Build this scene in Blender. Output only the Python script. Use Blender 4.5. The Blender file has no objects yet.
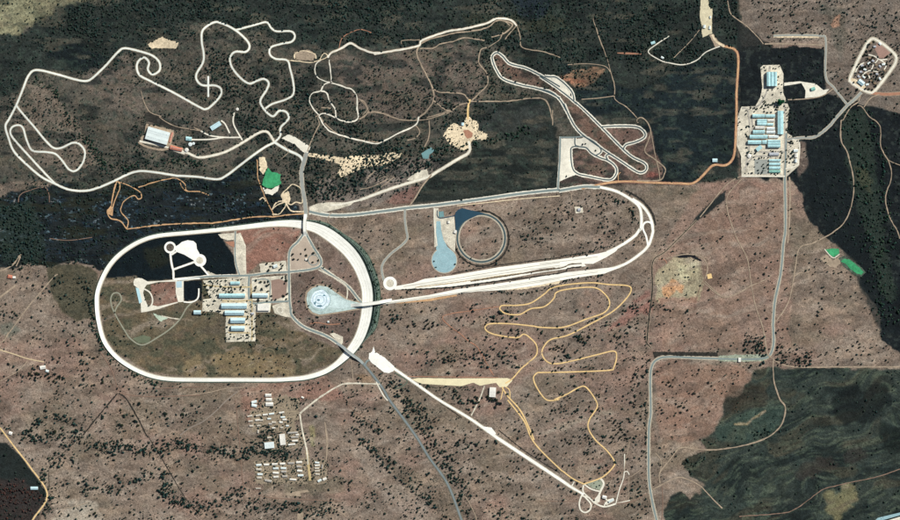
import bpy, math, random
import numpy as np
R = math.radians
# ------------------------------------------------------------------ camera, sky, sun, exposure
S = 5.0                      # metres per photo pixel
CAM_Z = 12000.0
scn = bpy.context.scene
cam_d = bpy.data.cameras.new('camera'); cam = bpy.data.objects.new('camera', cam_d)
scn.collection.objects.link(cam); cam.location = (0, 0, CAM_Z); cam.rotation_euler = (0, 0, 0)
cam_d.sensor_width = 36; cam_d.lens = 36 * CAM_Z / (900 * S); cam_d.clip_start = 10; cam_d.clip_end = 120000
scn.camera = cam
SUN_EL, SUN_AZ = 39.0, 50.0  # azimuth clockwise from north (+Y)
w = bpy.data.worlds.new('World'); scn.world = w; w.use_nodes = True
nt = w.node_tree; bg = nt.nodes['Background']; sky = nt.nodes.new('ShaderNodeTexSky')
sky.sky_type = 'NISHITA'; sky.sun_disc = False; sky.sun_elevation = R(SUN_EL); sky.sun_rotation = R(SUN_AZ)
nt.links.new(sky.outputs[0], bg.inputs[0]); bg.inputs[1].default_value = 0.05
sl = bpy.data.lights.new('sun', 'SUN'); sl.energy = 5.0; sl.angle = R(0.5); sl.color = (1, 0.965, 0.9)
so = bpy.data.objects.new('sun', sl); scn.collection.objects.link(so)
so.rotation_euler = (R(90 - SUN_EL), 0, R(180 - SUN_AZ)); so.location = (0, 0, 500)
scn.view_settings.view_transform = 'Standard'; scn.view_settings.look = 'None'
scn.view_settings.exposure = 0.22; scn.view_settings.gamma = 1; scn.view_settings.use_curve_mapping = False

random.seed(7); rng = np.random.default_rng(11)
COL = scn.collection

# ------------------------------------------------------------------ helpers: noise, relief, coordinates
def _hash(ix, iy, s):
    n = (ix.astype(np.int64) * 374761393 + iy.astype(np.int64) * 668265263 + s * 1442695041) & 0xffffffff
    n = ((n ^ (n >> 13)) * 1274126177) & 0xffffffff
    n = n ^ (n >> 16)
    return (n & 0xffff) / 65535.0
def vnoise(x, y, s=0):
    x = np.asarray(x, float); y = np.asarray(y, float)
    ix = np.floor(x); iy = np.floor(y); fx = x - ix; fy = y - iy
    fx = fx * fx * fx * (fx * (fx * 6 - 15) + 10); fy = fy * fy * fy * (fy * (fy * 6 - 15) + 10)
    a = _hash(ix, iy, s); b = _hash(ix + 1, iy, s); c = _hash(ix, iy + 1, s); d = _hash(ix + 1, iy + 1, s)
    return (a * (1 - fx) + b * fx) * (1 - fy) + (c * (1 - fx) + d * fx) * fy
def fbm(x, y, s=0, o=4, g=0.5):
    t = 0; a = 1; n = 0
    for i in range(o):
        t = t + a * vnoise(x * 2 ** i + 17.3 * i, y * 2 ** i - 9.1 * i, s + i); n += a; a *= g
    return t / n
def sstep(a, b, x):
    t = np.clip((x - a) / (b - a), 0, 1); return t * t * (3 - 2 * t)
def relief(px, py):
    """ground height in metres at photo-pixel coordinates"""
    px = np.asarray(px, float); py = np.asarray(py, float)
    north = (1 - sstep(150, 205, py)) * (1 - sstep(690, 730, px)) * sstep(-60, 0, 200 + 0 * px)
    se = sstep(372, 410, py) * sstep(705, 780, px)
    sw = sstep(385, 420, py) * (1 - sstep(620, 640, px))
    big = fbm(px / 75, py / 60, 3, 3) - 0.5
    mid = fbm(px / 34 + 5, py / 30, 9, 2) - 0.5
    return north * (46 * big + 9 * mid) + se * 16 * (big + 0.4 * mid) + sw * 7 * big
def X(px): return (np.asarray(px, float) - 450) * S
def Y(py): return (260 - np.asarray(py, float)) * S
def T(ox, oy, k, s):
    v = [float(q) for q in s.replace(',', ' ').split()]
    return [(ox + v[i] / k, oy + v[i + 1] / k) for i in range(0, len(v), 2)]
K = 4.335
def t(ox, oy, s): return T(ox, oy, K, s)

def lin(c): c = c / 255; return c / 12.92 if c <= 0.04045 else ((c + 0.055) / 1.055) ** 2.4
GAIN = 1.0
def C(r, g, b): return tuple(min(0.82, lin(v) / GAIN) for v in (r, g, b))

# ------------------------------------------------------------------ materials
MATS = {}
def mat(name, col, var=0.15, sizes=(6, 40), rough=0.92, bump=0.0, metal=0.0, streak=None, spec=0.2):
    if name in MATS: return MATS[name]
    m = bpy.data.materials.new(name); m.use_nodes = True; n = m.node_tree; N = n.nodes; L = n.links
    p = N['Principled BSDF']; p.inputs['Roughness'].default_value = rough; p.inputs['Metallic'].default_value = metal
    p.inputs['Specular IOR Level'].default_value = spec
    geo = N.new('ShaderNodeNewGeometry'); prev = None
    for i, sz in enumerate(sizes):
        src = geo.outputs['Position']
        if streak:
            mp = N.new('ShaderNodeMapping'); mp.inputs['Rotation'].default_value = (0, 0, streak[0]); mp.inputs['Scale'].default_value = (1, streak[1], 1)
            L.new(src, mp.inputs[0]); src = mp.outputs[0]
        nz = N.new('ShaderNodeTexNoise'); nz.inputs['Scale'].default_value = 1.0 / sz; nz.inputs['Detail'].default_value = 3
        L.new(src, nz.inputs['Vector'])
        mr = N.new('ShaderNodeMapRange'); mr.inputs[1].default_value = 0.25; mr.inputs[2].default_value = 0.75
        mr.inputs[3].default_value = 1 - var; mr.inputs[4].default_value = 1 + var
        L.new(nz.outputs[0], mr.inputs[0])
        if prev is None: prev = mr.outputs[0]
        else:
            mu = N.new('ShaderNodeMath'); mu.operation = 'MULTIPLY'; L.new(prev, mu.inputs[0]); L.new(mr.outputs[0], mu.inputs[1]); prev = mu.outputs[0]
    vm = N.new('ShaderNodeVectorMath'); vm.operation = 'SCALE'; vm.inputs[0].default_value = col
    L.new(prev, vm.inputs['Scale']); L.new(vm.outputs[0], p.inputs['Base Color'])
    if bump:
        b = N.new('ShaderNodeBump'); b.inputs['Distance'].default_value = bump; L.new(prev, b.inputs['Height']); L.new(b.outputs[0], p.inputs['Normal'])
    MATS[name] = m; return m
M_WHITE = mat('bleached_concrete', C(234, 234, 224), 0.08, (5, 18, 70))
M_TRACK = mat('pale_track', C(214, 219, 210), 0.09, (5, 30))
M_RUN = mat('runway_concrete', C(234, 231, 218), 0.12, (30, 140), streak=(R(-8.6), 9))
M_SHO = mat('gravel_shoulder', C(172, 164, 146), 0.16, (5, 22))
M_PAD = mat('crushed_stone', C(214, 210, 194), 0.14, (6, 22))
M_YARD = mat('yard_gravel', C(194, 188, 170), 0.26, (6, 24, 70))
M_ASPH = mat('old_asphalt', C(120, 133, 131), 0.09, (5, 30))
M_GREY = mat('grey_road', C(143, 147, 141), 0.09, (5, 30))
M_DARK = mat('blue_tarmac', C(38, 66, 82), 0.10, (5, 30))
M_LINE = mat('dark_asphalt', C(64, 82, 86), 0.12, (4, 20))
M_TEAL = mat('polished_surface', C(140, 172, 178), 0.13, (6, 30))
M_ICE = mat('wet_basalt', C(160, 188, 194), 0.12, (6, 26))
M_ORNG = mat('orange_dirt', C(186, 150, 112), 0.25, (5, 25))
M_YEL = mat('yellow_gravel', C(214, 184, 130), 0.16, (5, 25))
M_TAN = mat('tan_dirt', C(152, 137, 118), 0.24, (5, 25))
M_FAINT = mat('faint_dirt', C(126, 104, 90), 0.16, (5, 18))
M_RED = mat('red_dirt', C(158, 116, 94), 0.16, (5, 18))
M_SAND = mat('bright_sand', C(208, 192, 162), 0.3, (6, 16))
M_BURN = mat('burnt_break', C(44, 43, 39), 0.5, (5, 16))
M_BANK = mat('bank_grass', C(72, 86, 74), 0.5, (4, 14, 50))
M_POND = mat('algae_water', C(62, 146, 98), 0.25, (10, 60), rough=0.12, spec=0.5)

def new_obj(name, verts, faces, m, parent=None, kind=None, smooth=False, matidx=None):
    me = bpy.data.meshes.new(name); me.from_pydata([tuple(v) for v in verts], [], faces)
    for q in (m if isinstance(m, (list, tuple)) else [m]): me.materials.append(q)
    if matidx is not None: me.polygons.foreach_set('material_index', matidx)
    if smooth: me.polygons.foreach_set('use_smooth', [True] * len(me.polygons))
    me.update(); o = bpy.data.objects.new(name, me); COL.objects.link(o)
    if parent: o.parent = parent
    if kind: o['kind'] = kind
    return o
def label(o, lab, cat, group=None):
    o['label'] = lab; o['category'] = cat
    if group: o['group'] = group
    return o

# exclusion mask (where no bush may grow), 2 cells per pixel
MX = np.zeros((1120, 1920), bool)   # offset 20 px
def mk_disc(px, py, r):
    i0 = int((py - r + 20) * 2); i1 = int((py + r + 20) * 2) + 1; j0 = int((px - r + 20) * 2); j1 = int((px + r + 20) * 2) + 1
    i0 = max(i0, 0); j0 = max(j0, 0); i1 = min(i1, 1120); j1 = min(j1, 1920)
    if i1 <= i0 or j1 <= j0: return
    yy, xx = np.mgrid[i0:i1, j0:j1]
    MX[i0:i1, j0:j1] |= ((xx / 2 - 20 - px) ** 2 + (yy / 2 - 20 - py) ** 2) <= r * r
def pip(xs, ys, poly):
    ins = np.zeros(xs.shape, bool); n = len(poly); j = n - 1
    for i in range(n):
        x1, y1 = poly[i]; x2, y2 = poly[j]
        if y1 != y2:
            ins ^= ((y1 > ys) != (y2 > ys)) & (xs < (x2 - x1) * (ys - y1) / (y2 - y1) + x1)
        j = i
    return ins
def mk_poly(poly):
    a = np.array(poly); j0, i0 = ((a.min(0) + 20) * 2).astype(int).clip(0); j1, i1 = ((a.max(0) + 20) * 2).astype(int) + 1
    yy, xx = np.mgrid[i0:min(i1, 1120), j0:min(j1, 1920)]
    MX[i0:min(i1, 1120), j0:min(j1, 1920)] |= pip(xx / 2 - 20, yy / 2 - 20, poly)

def smooth_path(pts, step=1.4, closed=False):
    P = [np.array(p, float) for p in pts]; n = len(P); out = []
    segs = n if closed else n - 1
    for i in range(segs):
        p0 = P[(i - 1) % n] if (closed or i > 0) else P[0]
        p1 = P[i]; p2 = P[(i + 1) % n]; p3 = P[(i + 2) % n] if (closed or i + 2 < n) else P[-1]
        d = np.linalg.norm((p2 - p1)[:2]); k = max(1, int(d / step))
        for j in range(k):
            u = j / k
            out.append(0.5 * ((2 * p1) + (-p0 + p2) * u + (2 * p0 - 5 * p1 + 4 * p2 - p3) * u * u + (-p0 + 3 * p1 - 3 * p2 + p3) * u ** 3))
    if not closed: out.append(P[-1])
    return np.array(out)
ZI = [0]
def ribbon(name, pts, width, m, z=0.7, closed=False, ragged=0.0, kind='structure', mark=True, wobble=0.0, raw=False):
    """a road sheet following the ground; width in px, number or one per point"""
    ws = width if isinstance(width, (list, tuple)) else [width] * len(pts)
    P3 = [(p[0], p[1], q) for p, q in zip(pts, ws)]
    P = np.array(P3, float) if raw else smooth_path(P3, 1.3, closed)
    n = len(P); ctr = P[:, :2]; wd = P[:, 2]
    if closed: tg = np.roll(ctr, -1, 0) - np.roll(ctr, 1, 0)
    else: tg = np.gradient(ctr, axis=0)
    tg /= np.linalg.norm(tg, axis=1)[:, None] + 1e-9; nm = np.stack([-tg[:, 1], tg[:, 0]], 1)
    if wobble:
        wd = wd * (0.62 + 0.76 * vnoise(np.arange(n) * 0.5, np.arange(n) * 0 + ZI[0] * 3.7, 8));         a = np.arange(n) * 0.35; ctr = ctr + nm * ((vnoise(a, a * 0 + ZI[0], 5) - 0.5) * wobble)[:, None]
    ZI[0] += 1; zz = z + 0.012 * (ZI[0] % 24)
    cols = max(3, int(wd.max() / 2.0) + 1) | 1
    V = []
    for c in range(cols):
        f = c / (cols - 1) - 0.5
        off = wd * f
        if ragged and (c == 0 or c == cols - 1):
            off = off * (1 + ragged * (rng.random(n) - 0.5) * 2)
        p = ctr + nm * off[:, None]
        V.append(np.stack([X(p[:, 0]), Y(p[:, 1]), relief(p[:, 0], p[:, 1]) + zz], 1))
    V = np.stack(V, 1).reshape(-1, 3)     # n x cols
    F = []
    m_ = n if closed else n - 1
    for i in range(m_):
        i2 = (i + 1) % n
        for c in range(cols - 1):
            F.append((i * cols + c, i * cols + c + 1, i2 * cols + c + 1, i2 * cols + c))
    o = new_obj(name, V, F, m, kind=kind)
    if mark:
        for i in range(n): mk_disc(ctr[i, 0], ctr[i, 1], wd[i] / 2 + 0.35)
    # face up
    me = o.data
    if me.polygons[0].normal.z < 0: me.flip_normals()
    return o
def clip_cell(poly, x0, y0, x1, y1):
    def cl(P, f, inter):
        out = []
        for i in range(len(P)):
            a = P[i - 1]; b = P[i]; fa = f(a); fb = f(b)
            if fb:
                if not fa: out.append(inter(a, b))
                out.append(b)
            elif fa: out.append(inter(a, b))
        return out
    def ix(v): return lambda a, b: (v, a[1] + (b[1] - a[1]) * (v - a[0]) / (b[0] - a[0]))
    def iy(v): return lambda a, b: (a[0] + (b[0] - a[0]) * (v - a[1]) / (b[1] - a[1]), v)
    for f, it in ((lambda p: p[0] >= x0, ix(x0)), (lambda p: p[0] <= x1, ix(x1)), (lambda p: p[1] >= y0, iy(y0)), (lambda p: p[1] <= y1, iy(y1))):
        if len(poly) < 3: return []
        poly = cl(poly, f, it)
    return poly
def sheet(name, poly, m, z=0.55, kind='structure', rag=0.0, smooth=False, mark=True, cell=2.0, level=None):
    """flat area following the ground"""
    if smooth: poly = [tuple(p) for p in smooth_path(poly, 1.2, True)]
    if rag:
        P = []
        n = len(poly)
        for i in range(n):
            a = np.array(poly[i]); b = np.array(poly[(i + 1) % n]); k = max(1, int(np.linalg.norm(b - a) / 1.1))
            for j in range(k):
                q = a + (b - a) * j / k; P.append(tuple(q + (rng.random(2) - 0.5) * 2 * rag))
        poly = P
    ZI[0] += 1; zz = z + 0.012 * (ZI[0] % 24)
    a = np.array(poly); x0, y0 = np.floor(a.min(0) / cell) * cell; x1, y1 = a.max(0)
    V = []; F = []; d = {}
    yy = y0
    while yy < y1:
        strip = clip_cell(list(poly), -1e5, yy, 1e5, yy + cell); xx = x0
        while xx < x1 and len(strip) > 2:
            c = clip_cell(strip, xx, yy, xx + cell, yy + cell)
            f = []
            for p in c:
                k = (round(p[0], 3), round(p[1], 3))
                if k not in d: d[k] = len(V); V.append(k)
                if not f or f[-1] != d[k]: f.append(d[k])
            if len(f) > 1 and f[0] == f[-1]: f.pop()
            if len(set(f)) == len(f) and len(f) >= 3: F.append(f)
            xx += cell
        yy += cell
    V = np.array(V); h = relief(V[:, 0], V[:, 1]) if level is None else level
    o = new_obj(name, np.stack([X(V[:, 0]), Y(V[:, 1]), h + zz + 0 * V[:, 0]], 1), F, m, kind=kind)
    me = o.data
    if sum(p.normal.z * p.area for p in me.polygons) < 0: me.flip_normals()
    if mark: mk_poly(poly)
    return o
def circ(cx, cy, r, n=40, ry=None): return [(cx + r * math.cos(a), cy + (ry or r) * math.sin(a)) for a in np.linspace(0, 2 * math.pi, n, endpoint=False)]

# ------------------------------------------------------------------ the ground
def axis(lo, hi, st):
    a = list(np.arange(lo, hi + 0.01, st)); d = st; lo_ = [a[0]]; hi_ = [a[-1]]
    while hi_[-1] < 12000: d *= 1.6; hi_.append(hi_[-1] + d); lo_.append(lo_[-1] - d)
    return np.array(lo_[:0:-1] + a + hi_[1:])
gx = axis(-24, 924, 0.8); gy = axis(-24, 544, 0.8)
GX, GY = np.meshgrid(gx, gy)
PXc = np.clip(GX, -60, 960); PYc = np.clip(GY, -60, 580)
wx = PXc + (fbm(PXc / 9, PYc / 9, 21, 3) - 0.5) * 7; wy = PYc + (fbm(PXc / 9, PYc / 9, 22, 3) - 0.5) * 7
base = np.array(C(113, 101, 90)); A = np.ones(GX.shape + (3,)) * base
def paint(colr, poly=None, soft=0, warp=1.0, amt=1.0, mask=None):
    global A
    if mask is None:
        qx = PXc + (wx - PXc) * warp; qy = PYc + (wy - PYc) * warp
        mask = pip(qx, qy, poly).astype(float)
    for _ in range(soft):
        m2 = mask.copy()
        m2[1:-1, 1:-1] = (mask[1:-1, 1:-1] * 2 + mask[:-2, 1:-1] + mask[2:, 1:-1] + mask[1:-1, :-2] + mask[1:-1, 2:]) / 6
        mask = m2
    mk = (mask * amt)[..., None]; A = A * (1 - mk) + np.array(C(*colr)) * mk
    return mask
def N_(sx, sy, s, o=4): return fbm(PXc / sx, PYc / sy, s, o)
# broad tint of the brown veld
paint((124, 101, 90), mask=sstep(0.5, 0.72, N_(60, 40, 31)), amt=0.6)
paint((101, 92, 78), mask=sstep(0.5, 0.7, N_(45, 30, 37)), amt=0.6)
paint((140, 124, 108), mask=sstep(0.58, 0.72, N_(28, 16, 41)), amt=0.5)
paint((80, 72, 64), mask=sstep(0.56, 0.75, N_(24, 14, 47)), amt=0.5)
# hills of the north
paint((76, 71, 63), [(-60, -60), (742, -60), (738, 182), (640, 184), (555, 190), (420, 206), (405, 204), (330, 212), (300, 205), (180, 180), (100, 190), (40, 180), (-60, 190)], 3, 0.6)
paint((42, 45, 41), [(45, -10), (740, -10), (736, 180), (655, 182), (645, 140), (560, 95), (500, 45), (400, 45), (330, 50), (285, 40), (200, 18), (160, 45), (120, 55), (90, 78), (45, 68), (10, 95), (-30, 90), (-30, 38), (30, 35)], 4, 1.6, 0.85)
paint((24, 30, 32), [(45, 45), (75, 42), (110, 60), (90, 75), (48, 58)], 4, 1.5, 0.8)
paint((126, 124, 98), [(-60, -60), (98, -60), (92, 0), (60, 9), (42, 22), (16, 37), (-60, 36)], 5, 1.8, 0.85)
paint((100, 91, 81), [(28, 82), (50, 88), (75, 120), (90, 150), (105, 160), (80, 182), (35, 160), (15, 130), (14, 100)], 4, 1.4, 0.85)
paint((90, 82, 74), [(80, 78), (125, 50), (135, 75), (175, 92), (210, 115), (180, 135), (140, 120), (110, 110), (95, 95)], 5, 1.4, 0.8)
paint((96, 88, 80), [(203, 40), (208, 60), (215, 90), (205, 95), (198, 75)], 4, 1, 0.7)
paint((92, 83, 75), [(330, 55), (400, 55), (470, 40), (485, 75), (480, 105), (435, 105), (415, 118), (370, 120), (345, 95)], 6, 1.5, 0.85)
paint((86, 80, 72), [(140, 100), (220, 110), (245, 130), (235, 165), (180, 168), (150, 160), (145, 130)], 5, 1.2, 0.7)
paint((108, 100, 93), [(370, 165), (430, 155), (442, 168), (410, 200), (340, 210), (320, 205), (310, 180)], 5, 1.2, 0.8)
paint((112, 76, 68), [(398, 192), (426, 180), (412, 203), (380, 204)], 3, 0.8, 0.6)
paint((45, 46, 41), [(412, 203), (424, 183), (445, 166), (470, 156), (476, 140), (500, 135), (556, 127), (559, 189), (500, 197)], 2, 0.5, 0.95)
paint((53, 53, 49), [(473, 102), (544, 98), (552, 128), (500, 136), (480, 138)], 3, 0.6, 0.9)
paint((46, 48, 44), [(553, 96), (556, 190), (545, 192), (543, 100)], 3, 0.5, 0.7)
paint((30, 37, 39), [(560, 60), (600, 82), (640, 90), (690, 60), (735, 60), (736, 166), (716, 158), (693, 182), (658, 182), (652, 150), (640, 125), (625, 110), (590, 118), (570, 100)], 4, 0.8, 0.9)
paint((58, 56, 42), [(460, 12), (560, 15), (580, 25), (560, 32), (470, 30)], 5, 1.5, 0.6)
paint((30, 42, 56), [(510, -10), (560, -10), (548, 16), (520, 18)], 6, 1.5, 0.5)
paint((150, 118, 94), [(558, 76), (575, 68), (600, 66), (603, 72), (592, 82), (575, 88), (568, 80)], 2, 1.3, 0.75)
paint((160, 104, 80), [(560, 74), (575, 76), (590, 78), (572, 84)], 1, 1.8, 0.5)
h_ = lambda q: T(550, 100, 5.78, q)
paint((98, 80, 70), t(360, 0, '575,235 595,228 650,275 720,295 790,330 867,375') + t(540, 0, '60,370 120,415 160,450') + h_('200,60 290,150 420,280 540,360 560,385 550,410 520,420 480,400 400,345 330,300 200,210 150,160 110,90') + t(540, 0, '115,480 90,435 50,400 0,385') + t(360, 0, '820,400 760,380 690,365 620,340 590,300'), 1, 0.15, 0.95)
paint((98, 80, 72), h_('60,215 200,210 300,270 400,345 520,420 560,385 425,282 300,155 500,150 555,190 590,180 610,300 655,400 640,480 215,500 60,480'), 1, 0.2, 0.95)
paint((112, 62, 56), h_('570,410 620,400 625,440 560,450'), 3, 0.8, 0.6)
# burnt river strip in the west
RIV = [(-60, 206), (0, 196), (30, 186), (60, 183), (112, 184), (170, 178), (222, 179), (245, 162), (262, 152), (262, 178), (278, 195), (300, 208), (302, 219), (230, 229), (170, 236), (130, 250), (106, 270), (97, 268), (82, 263), (60, 263), (50, 268), (30, 262), (12, 268), (-60, 262)]
paint((26, 32, 35), RIV, 2, 1.2, 0.95)
paint((92, 116, 126), mask=pip(wx, wy, RIV) * sstep(0.5, 0.6, N_(22, 9, 65)) * sstep(0.68, 0.78, fbm(PXc / 2.4, PYc / 1.6, 61, 2)), amt=0.75)
paint((40, 62, 78), mask=pip(wx, wy, RIV) * (1 - np.clip(np.abs(fbm(PXc / 18, PYc / 7, 67, 3) - 0.5) / 0.03, 0, 1)), amt=0.6)
paint((13, 16, 18), mask=pip(wx, wy, RIV) * sstep(0.5, 0.64, fbm(PXc / 8, PYc / 4, 69, 3)), amt=0.6)
paint((46, 44, 32), mask=pip(wx, wy, RIV) * sstep(0.55, 0.7, N_(40, 8, 63)), amt=0.7)
paint((50, 58, 50), [(0, 262), (0, 205), (30, 200), (45, 235), (40, 262)], 4, 1.8, 0.6)
paint((70, 66, 52), [(47, 268), (60, 264), (82, 264), (98, 272), (97, 300), (92, 318), (78, 322), (62, 312), (50, 290)], 2, 0.5, 0.9)
# inside the oval
OV = [(104, 276), (99, 300), (104, 335), (118, 354), (150, 372), (200, 378), (300, 376), (335, 362), (349, 353), (320, 341), (300, 332), (290, 320), (286, 312), (262, 303), (245, 285), (200, 270), (134, 277)]
paint((84, 77, 61), OV, 2, 0.5, 0.95)
paint((97, 83, 64), mask=pip(wx, wy, OV) * sstep(0.55, 0.7, N_(12, 10, 71)), amt=0.55)
paint((68, 70, 56), mask=pip(wx, wy, OV) * sstep(0.55, 0.7, N_(14, 9, 73)), amt=0.55)
paint((128, 112, 84), [(215, 356), (250, 352), (300, 362), (295, 374), (215, 374)], 5, 1.8, 0.5)
paint((128, 112, 84), [(185, 360), (200, 358), (205, 376), (186, 377)], 5, 1.8, 0.5)
paint((20, 27, 30), [(100, 278), (106, 266), (125, 249), (145, 239), (190, 232), (219, 230), (227, 246), (236, 258), (236, 276), (186, 279), (142, 281), (136, 276)], 1, 0.25)
paint((44, 42, 30), [(145, 250), (165, 246), (168, 262), (150, 266)], 6, 1.5, 0.6)
paint((20, 26, 30), [(183, 281), (202, 280), (202, 300), (184, 301)], 0, 0.1)
paint((122, 92, 80), [(237, 229), (272, 226), (300, 226), (300, 232), (288, 258), (288, 262), (262, 262), (245, 274), (237, 272)], 1, 0.3)
paint((120, 92, 80), [(151, 284), (176, 281), (178, 303), (151, 310)], 1, 0.2)
paint((108, 93, 84), [(306, 234), (330, 243), (356, 275), (360, 303), (345, 300), (322, 268), (318, 250)], 2, 0.3)
paint((100, 86, 78), [(292, 270), (318, 268), (345, 288), (360, 300), (360, 315), (345, 350), (318, 338), (300, 330), (290, 312), (291, 290)], 2, 0.3)
# east side
NB = (sstep(-20, 0, 182 - PYc)) * (PXc < 742)
ur = PXc * 0.35 + PYc * 0.94; vr = PXc * 0.94 - PYc * 0.35
paint((22, 25, 25), mask=NB * sstep(0.55, 0.68, fbm(PXc / 22, PYc / 9, 131, 4)), amt=0.55)
paint((86, 80, 68), mask=NB * sstep(0.58, 0.72, fbm(PXc / 26 + 9, PYc / 8, 137, 4)), amt=0.5)
paint((60, 68, 58), mask=NB * sstep(0.55, 0.7, fbm(PXc / 5 + 9, PYc / 3.4, 139, 3)), amt=0.45)
EB = [(738, 46), (826, 48), (856, 102), (884, 108), (960, 130), (960, 372), (900, 353), (881, 341), (882, 319), (871, 298), (859, 282), (864, 273), (848, 255), (827, 237), (812, 222), (804, 209), (801, 195), (792, 181), (740, 176)]
paint((30, 32, 33), EB, 1, 0.8)
paint((38, 38, 36), [(724, -60), (727, 0), (745, 25), (772, 43), (772, 52), (736, 52), (736, -60)], 3, 1.2, 0.9)
paint((62, 64, 58), mask=pip(wx, wy, EB) * sstep(0.56, 0.7, fbm(PXc / 4, PYc / 3.4, 151, 3)), amt=0.5)
paint((18, 21, 23), mask=pip(wx, wy, EB) * sstep(0.52, 0.66, fbm(PXc / 14, PYc / 12, 153, 3)), amt=0.6)
paint((25, 29, 30), [(800, 150), (840, 140), (860, 200), (870, 260), (900, 340), (880, 330), (840, 245), (805, 200)], 4, 1, 0.7)
paint((50, 56, 47), [(842, 112), (866, 108), (876, 170), (884, 230), (896, 300), (884, 300), (868, 240), (846, 165)], 4, 1.5, 0.7)
paint((74, 72, 54), [(852, 168), (868, 170), (874, 196), (868, 192), (858, 184)], 3, 1.5, 0.6)
paint((98, 86, 78), [(800, 140), (806, 142), (808, 165), (798, 178), (796, 160)], 2, 0.6, 0.8)
paint((98, 90, 82), [(726, -60), (960, -60), (960, 128), (900, 112), (856, 104), (826, 92), (826, 40), (770, 42), (745, 25)], 2, 0.5, 0.9)
paint((60, 66, 58), [(820, 0), (850, 10), (846, 50), (838, 60), (830, 30)], 7, 2, 0.45)
paint((150, 118, 98), [(830, 24), (842, 16), (840, 24), (834, 28)], 1, 1)
paint((132, 104, 92), [(700, 182), (790, 182), (790, 350), (760, 350), (654, 352), (655, 262), (690, 200)], 5, 1.5, 0.35)
paint((124, 98, 84), [(656, 362), (745, 366), (755, 378), (724, 400), (715, 430), (690, 445), (660, 440), (655, 400)], 3, 1, 0.6)
paint((44, 45, 43), [(718, 196), (726, 190), (725, 200), (702, 218), (686, 230), (700, 212)], 1, 0.3)
# dam basin
paint((144, 136, 112), [(656, 276), (664, 266), (672, 259), (690, 256), (702, 264), (705, 280), (699, 300), (676, 306), (656, 302)], 1, 0.8, 0.92)
paint((178, 172, 140), [(674, 264), (698, 264), (700, 280), (680, 278)], 2, 1.4, 0.6)
paint((190, 134, 92), [(660, 290), (672, 282), (682, 284), (682, 292), (664, 296)], 1, 1.6, 0.6)
paint((126, 92, 82), [(658, 297), (698, 297), (694, 306), (660, 306)], 2, 0.8, 0.7)
paint((34, 32, 36), [(670, 258), (680, 254), (694, 254), (703, 262), (700, 262), (690, 257), (680, 258)], 0, 0.3)
# south-east green-black slopes
SE = [(753, 371), (776, 366), (785, 368), (960, 369), (960, 600), (665, 600), (664, 510), (668, 500), (680, 492), (690, 500), (706, 486), (690, 476), (680, 464), (686, 458), (705, 450), (702, 440), (714, 431), (721, 415), (723, 400), (740, 396)]
ms = paint((50, 56, 50), SE, 4, 1.0, 0.95)
msk = pip(wx, wy, SE).astype(float)
qa = PXc * 0.93 - PYc * 0.36 + (fbm(PXc / 40, PYc / 40, 91, 2) - 0.5) * 30; qb = PXc * 0.36 + PYc * 0.93 + (fbm(PXc / 34, PYc / 34, 93, 2) - 0.5) * 34
paint((24, 29, 29), mask=msk * sstep(0.46, 0.66, fbm(qa / 34, qb / 13, 95, 5)), amt=0.65)
paint((74, 66, 52), mask=msk * sstep(0.56, 0.72, fbm(qa / 44, qb / 14, 99, 4)), amt=0.55)
paint((80, 88, 72), mask=msk * sstep(0.52, 0.70, fbm(qa / 12, qb / 2.4, 97, 4)), amt=0.45)
paint((20, 24, 24), mask=msk * sstep(0.54, 0.70, fbm(qa / 12, qb / 2.6, 98, 4)), amt=0.35)
paint((24, 26, 26), [(830, 400), (850, 390), (885, 385), (895, 400), (870, 425), (845, 425), (835, 412)], 5, 2, 0.75)
paint((22, 26, 24), [(878, 425), (900, 425), (905, 450), (885, 455)], 5, 2, 0.7)
paint((60, 74, 64), [(716, 432), (730, 420), (760, 405), (783, 405), (775, 435), (745, 445), (716, 442)], 5, 1.5, 0.5)
paint((62, 52, 42), [(722, 400), (728, 385), (765, 385), (772, 400), (740, 412), (724, 418)], 5, 1.5, 0.6)
paint((60, 50, 44), [(800, 462), (830, 455), (838, 465), (812, 480), (796, 476)], 6, 2, 0.6)
paint((58, 50, 45), [(842, 452), (862, 446), (870, 455), (850, 466)], 4, 2, 0.6)
paint((114, 110, 80), [(828, 494), (846, 486), (856, 488), (854, 505), (836, 518), (828, 510)], 5, 2.6, 0.6)
paint((146, 130, 92), [(730, 424), (750, 420), (766, 410), (764, 414), (745, 424)], 1, 0.8, 0.6)
# south-west
paint((40, 42, 39), [(-60, 440), (6, 443), (20, 455), (47, 492), (33, 522), (33, 600), (-60, 600)], 1, 0.4)
paint((64, 50, 46), [(-60, 482), (20, 478), (42, 494), (30, 600), (-60, 600)], 5, 1.6, 0.65)
paint((150, 142, 128), [(53, 490), (64, 500), (80, 500), (92, 502), (104, 520), (104, 560), (54, 560)], 4, 1.4, 0.7)
paint((132, 118, 104), [(54, 470), (62, 472), (72, 500), (56, 520), (50, 500)], 4, 1.2, 0.6)
paint((132, 120, 108), [(362, 442), (382, 462), (400, 480), (420, 500), (440, 530), (405, 530), (384, 502), (362, 470), (352, 450)], 5, 1.6, 0.6)
paint((128, 116, 104), [(460, 462), (480, 465), (510, 474), (540, 480), (536, 486), (500, 478), (465, 474)], 3, 1.4, 0.7)
paint((78, 70, 62), [(460, 474), (500, 480), (530, 486), (540, 484), (530, 490), (470, 482)], 4, 1.4, 0.5)
paint((126, 118, 104), [(540, 436), (560, 424), (590, 416), (612, 408), (612, 413), (590, 420), (562, 430)], 3, 1, 0.7)
paint((128, 120, 108), [(580, 475), (610, 458), (625, 452), (622, 458), (600, 470)], 3, 1, 0.6)
paint((116, 92, 62), [(355, 375), (372, 375), (378, 385), (362, 384)], 3, 1, 0.4)
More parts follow.
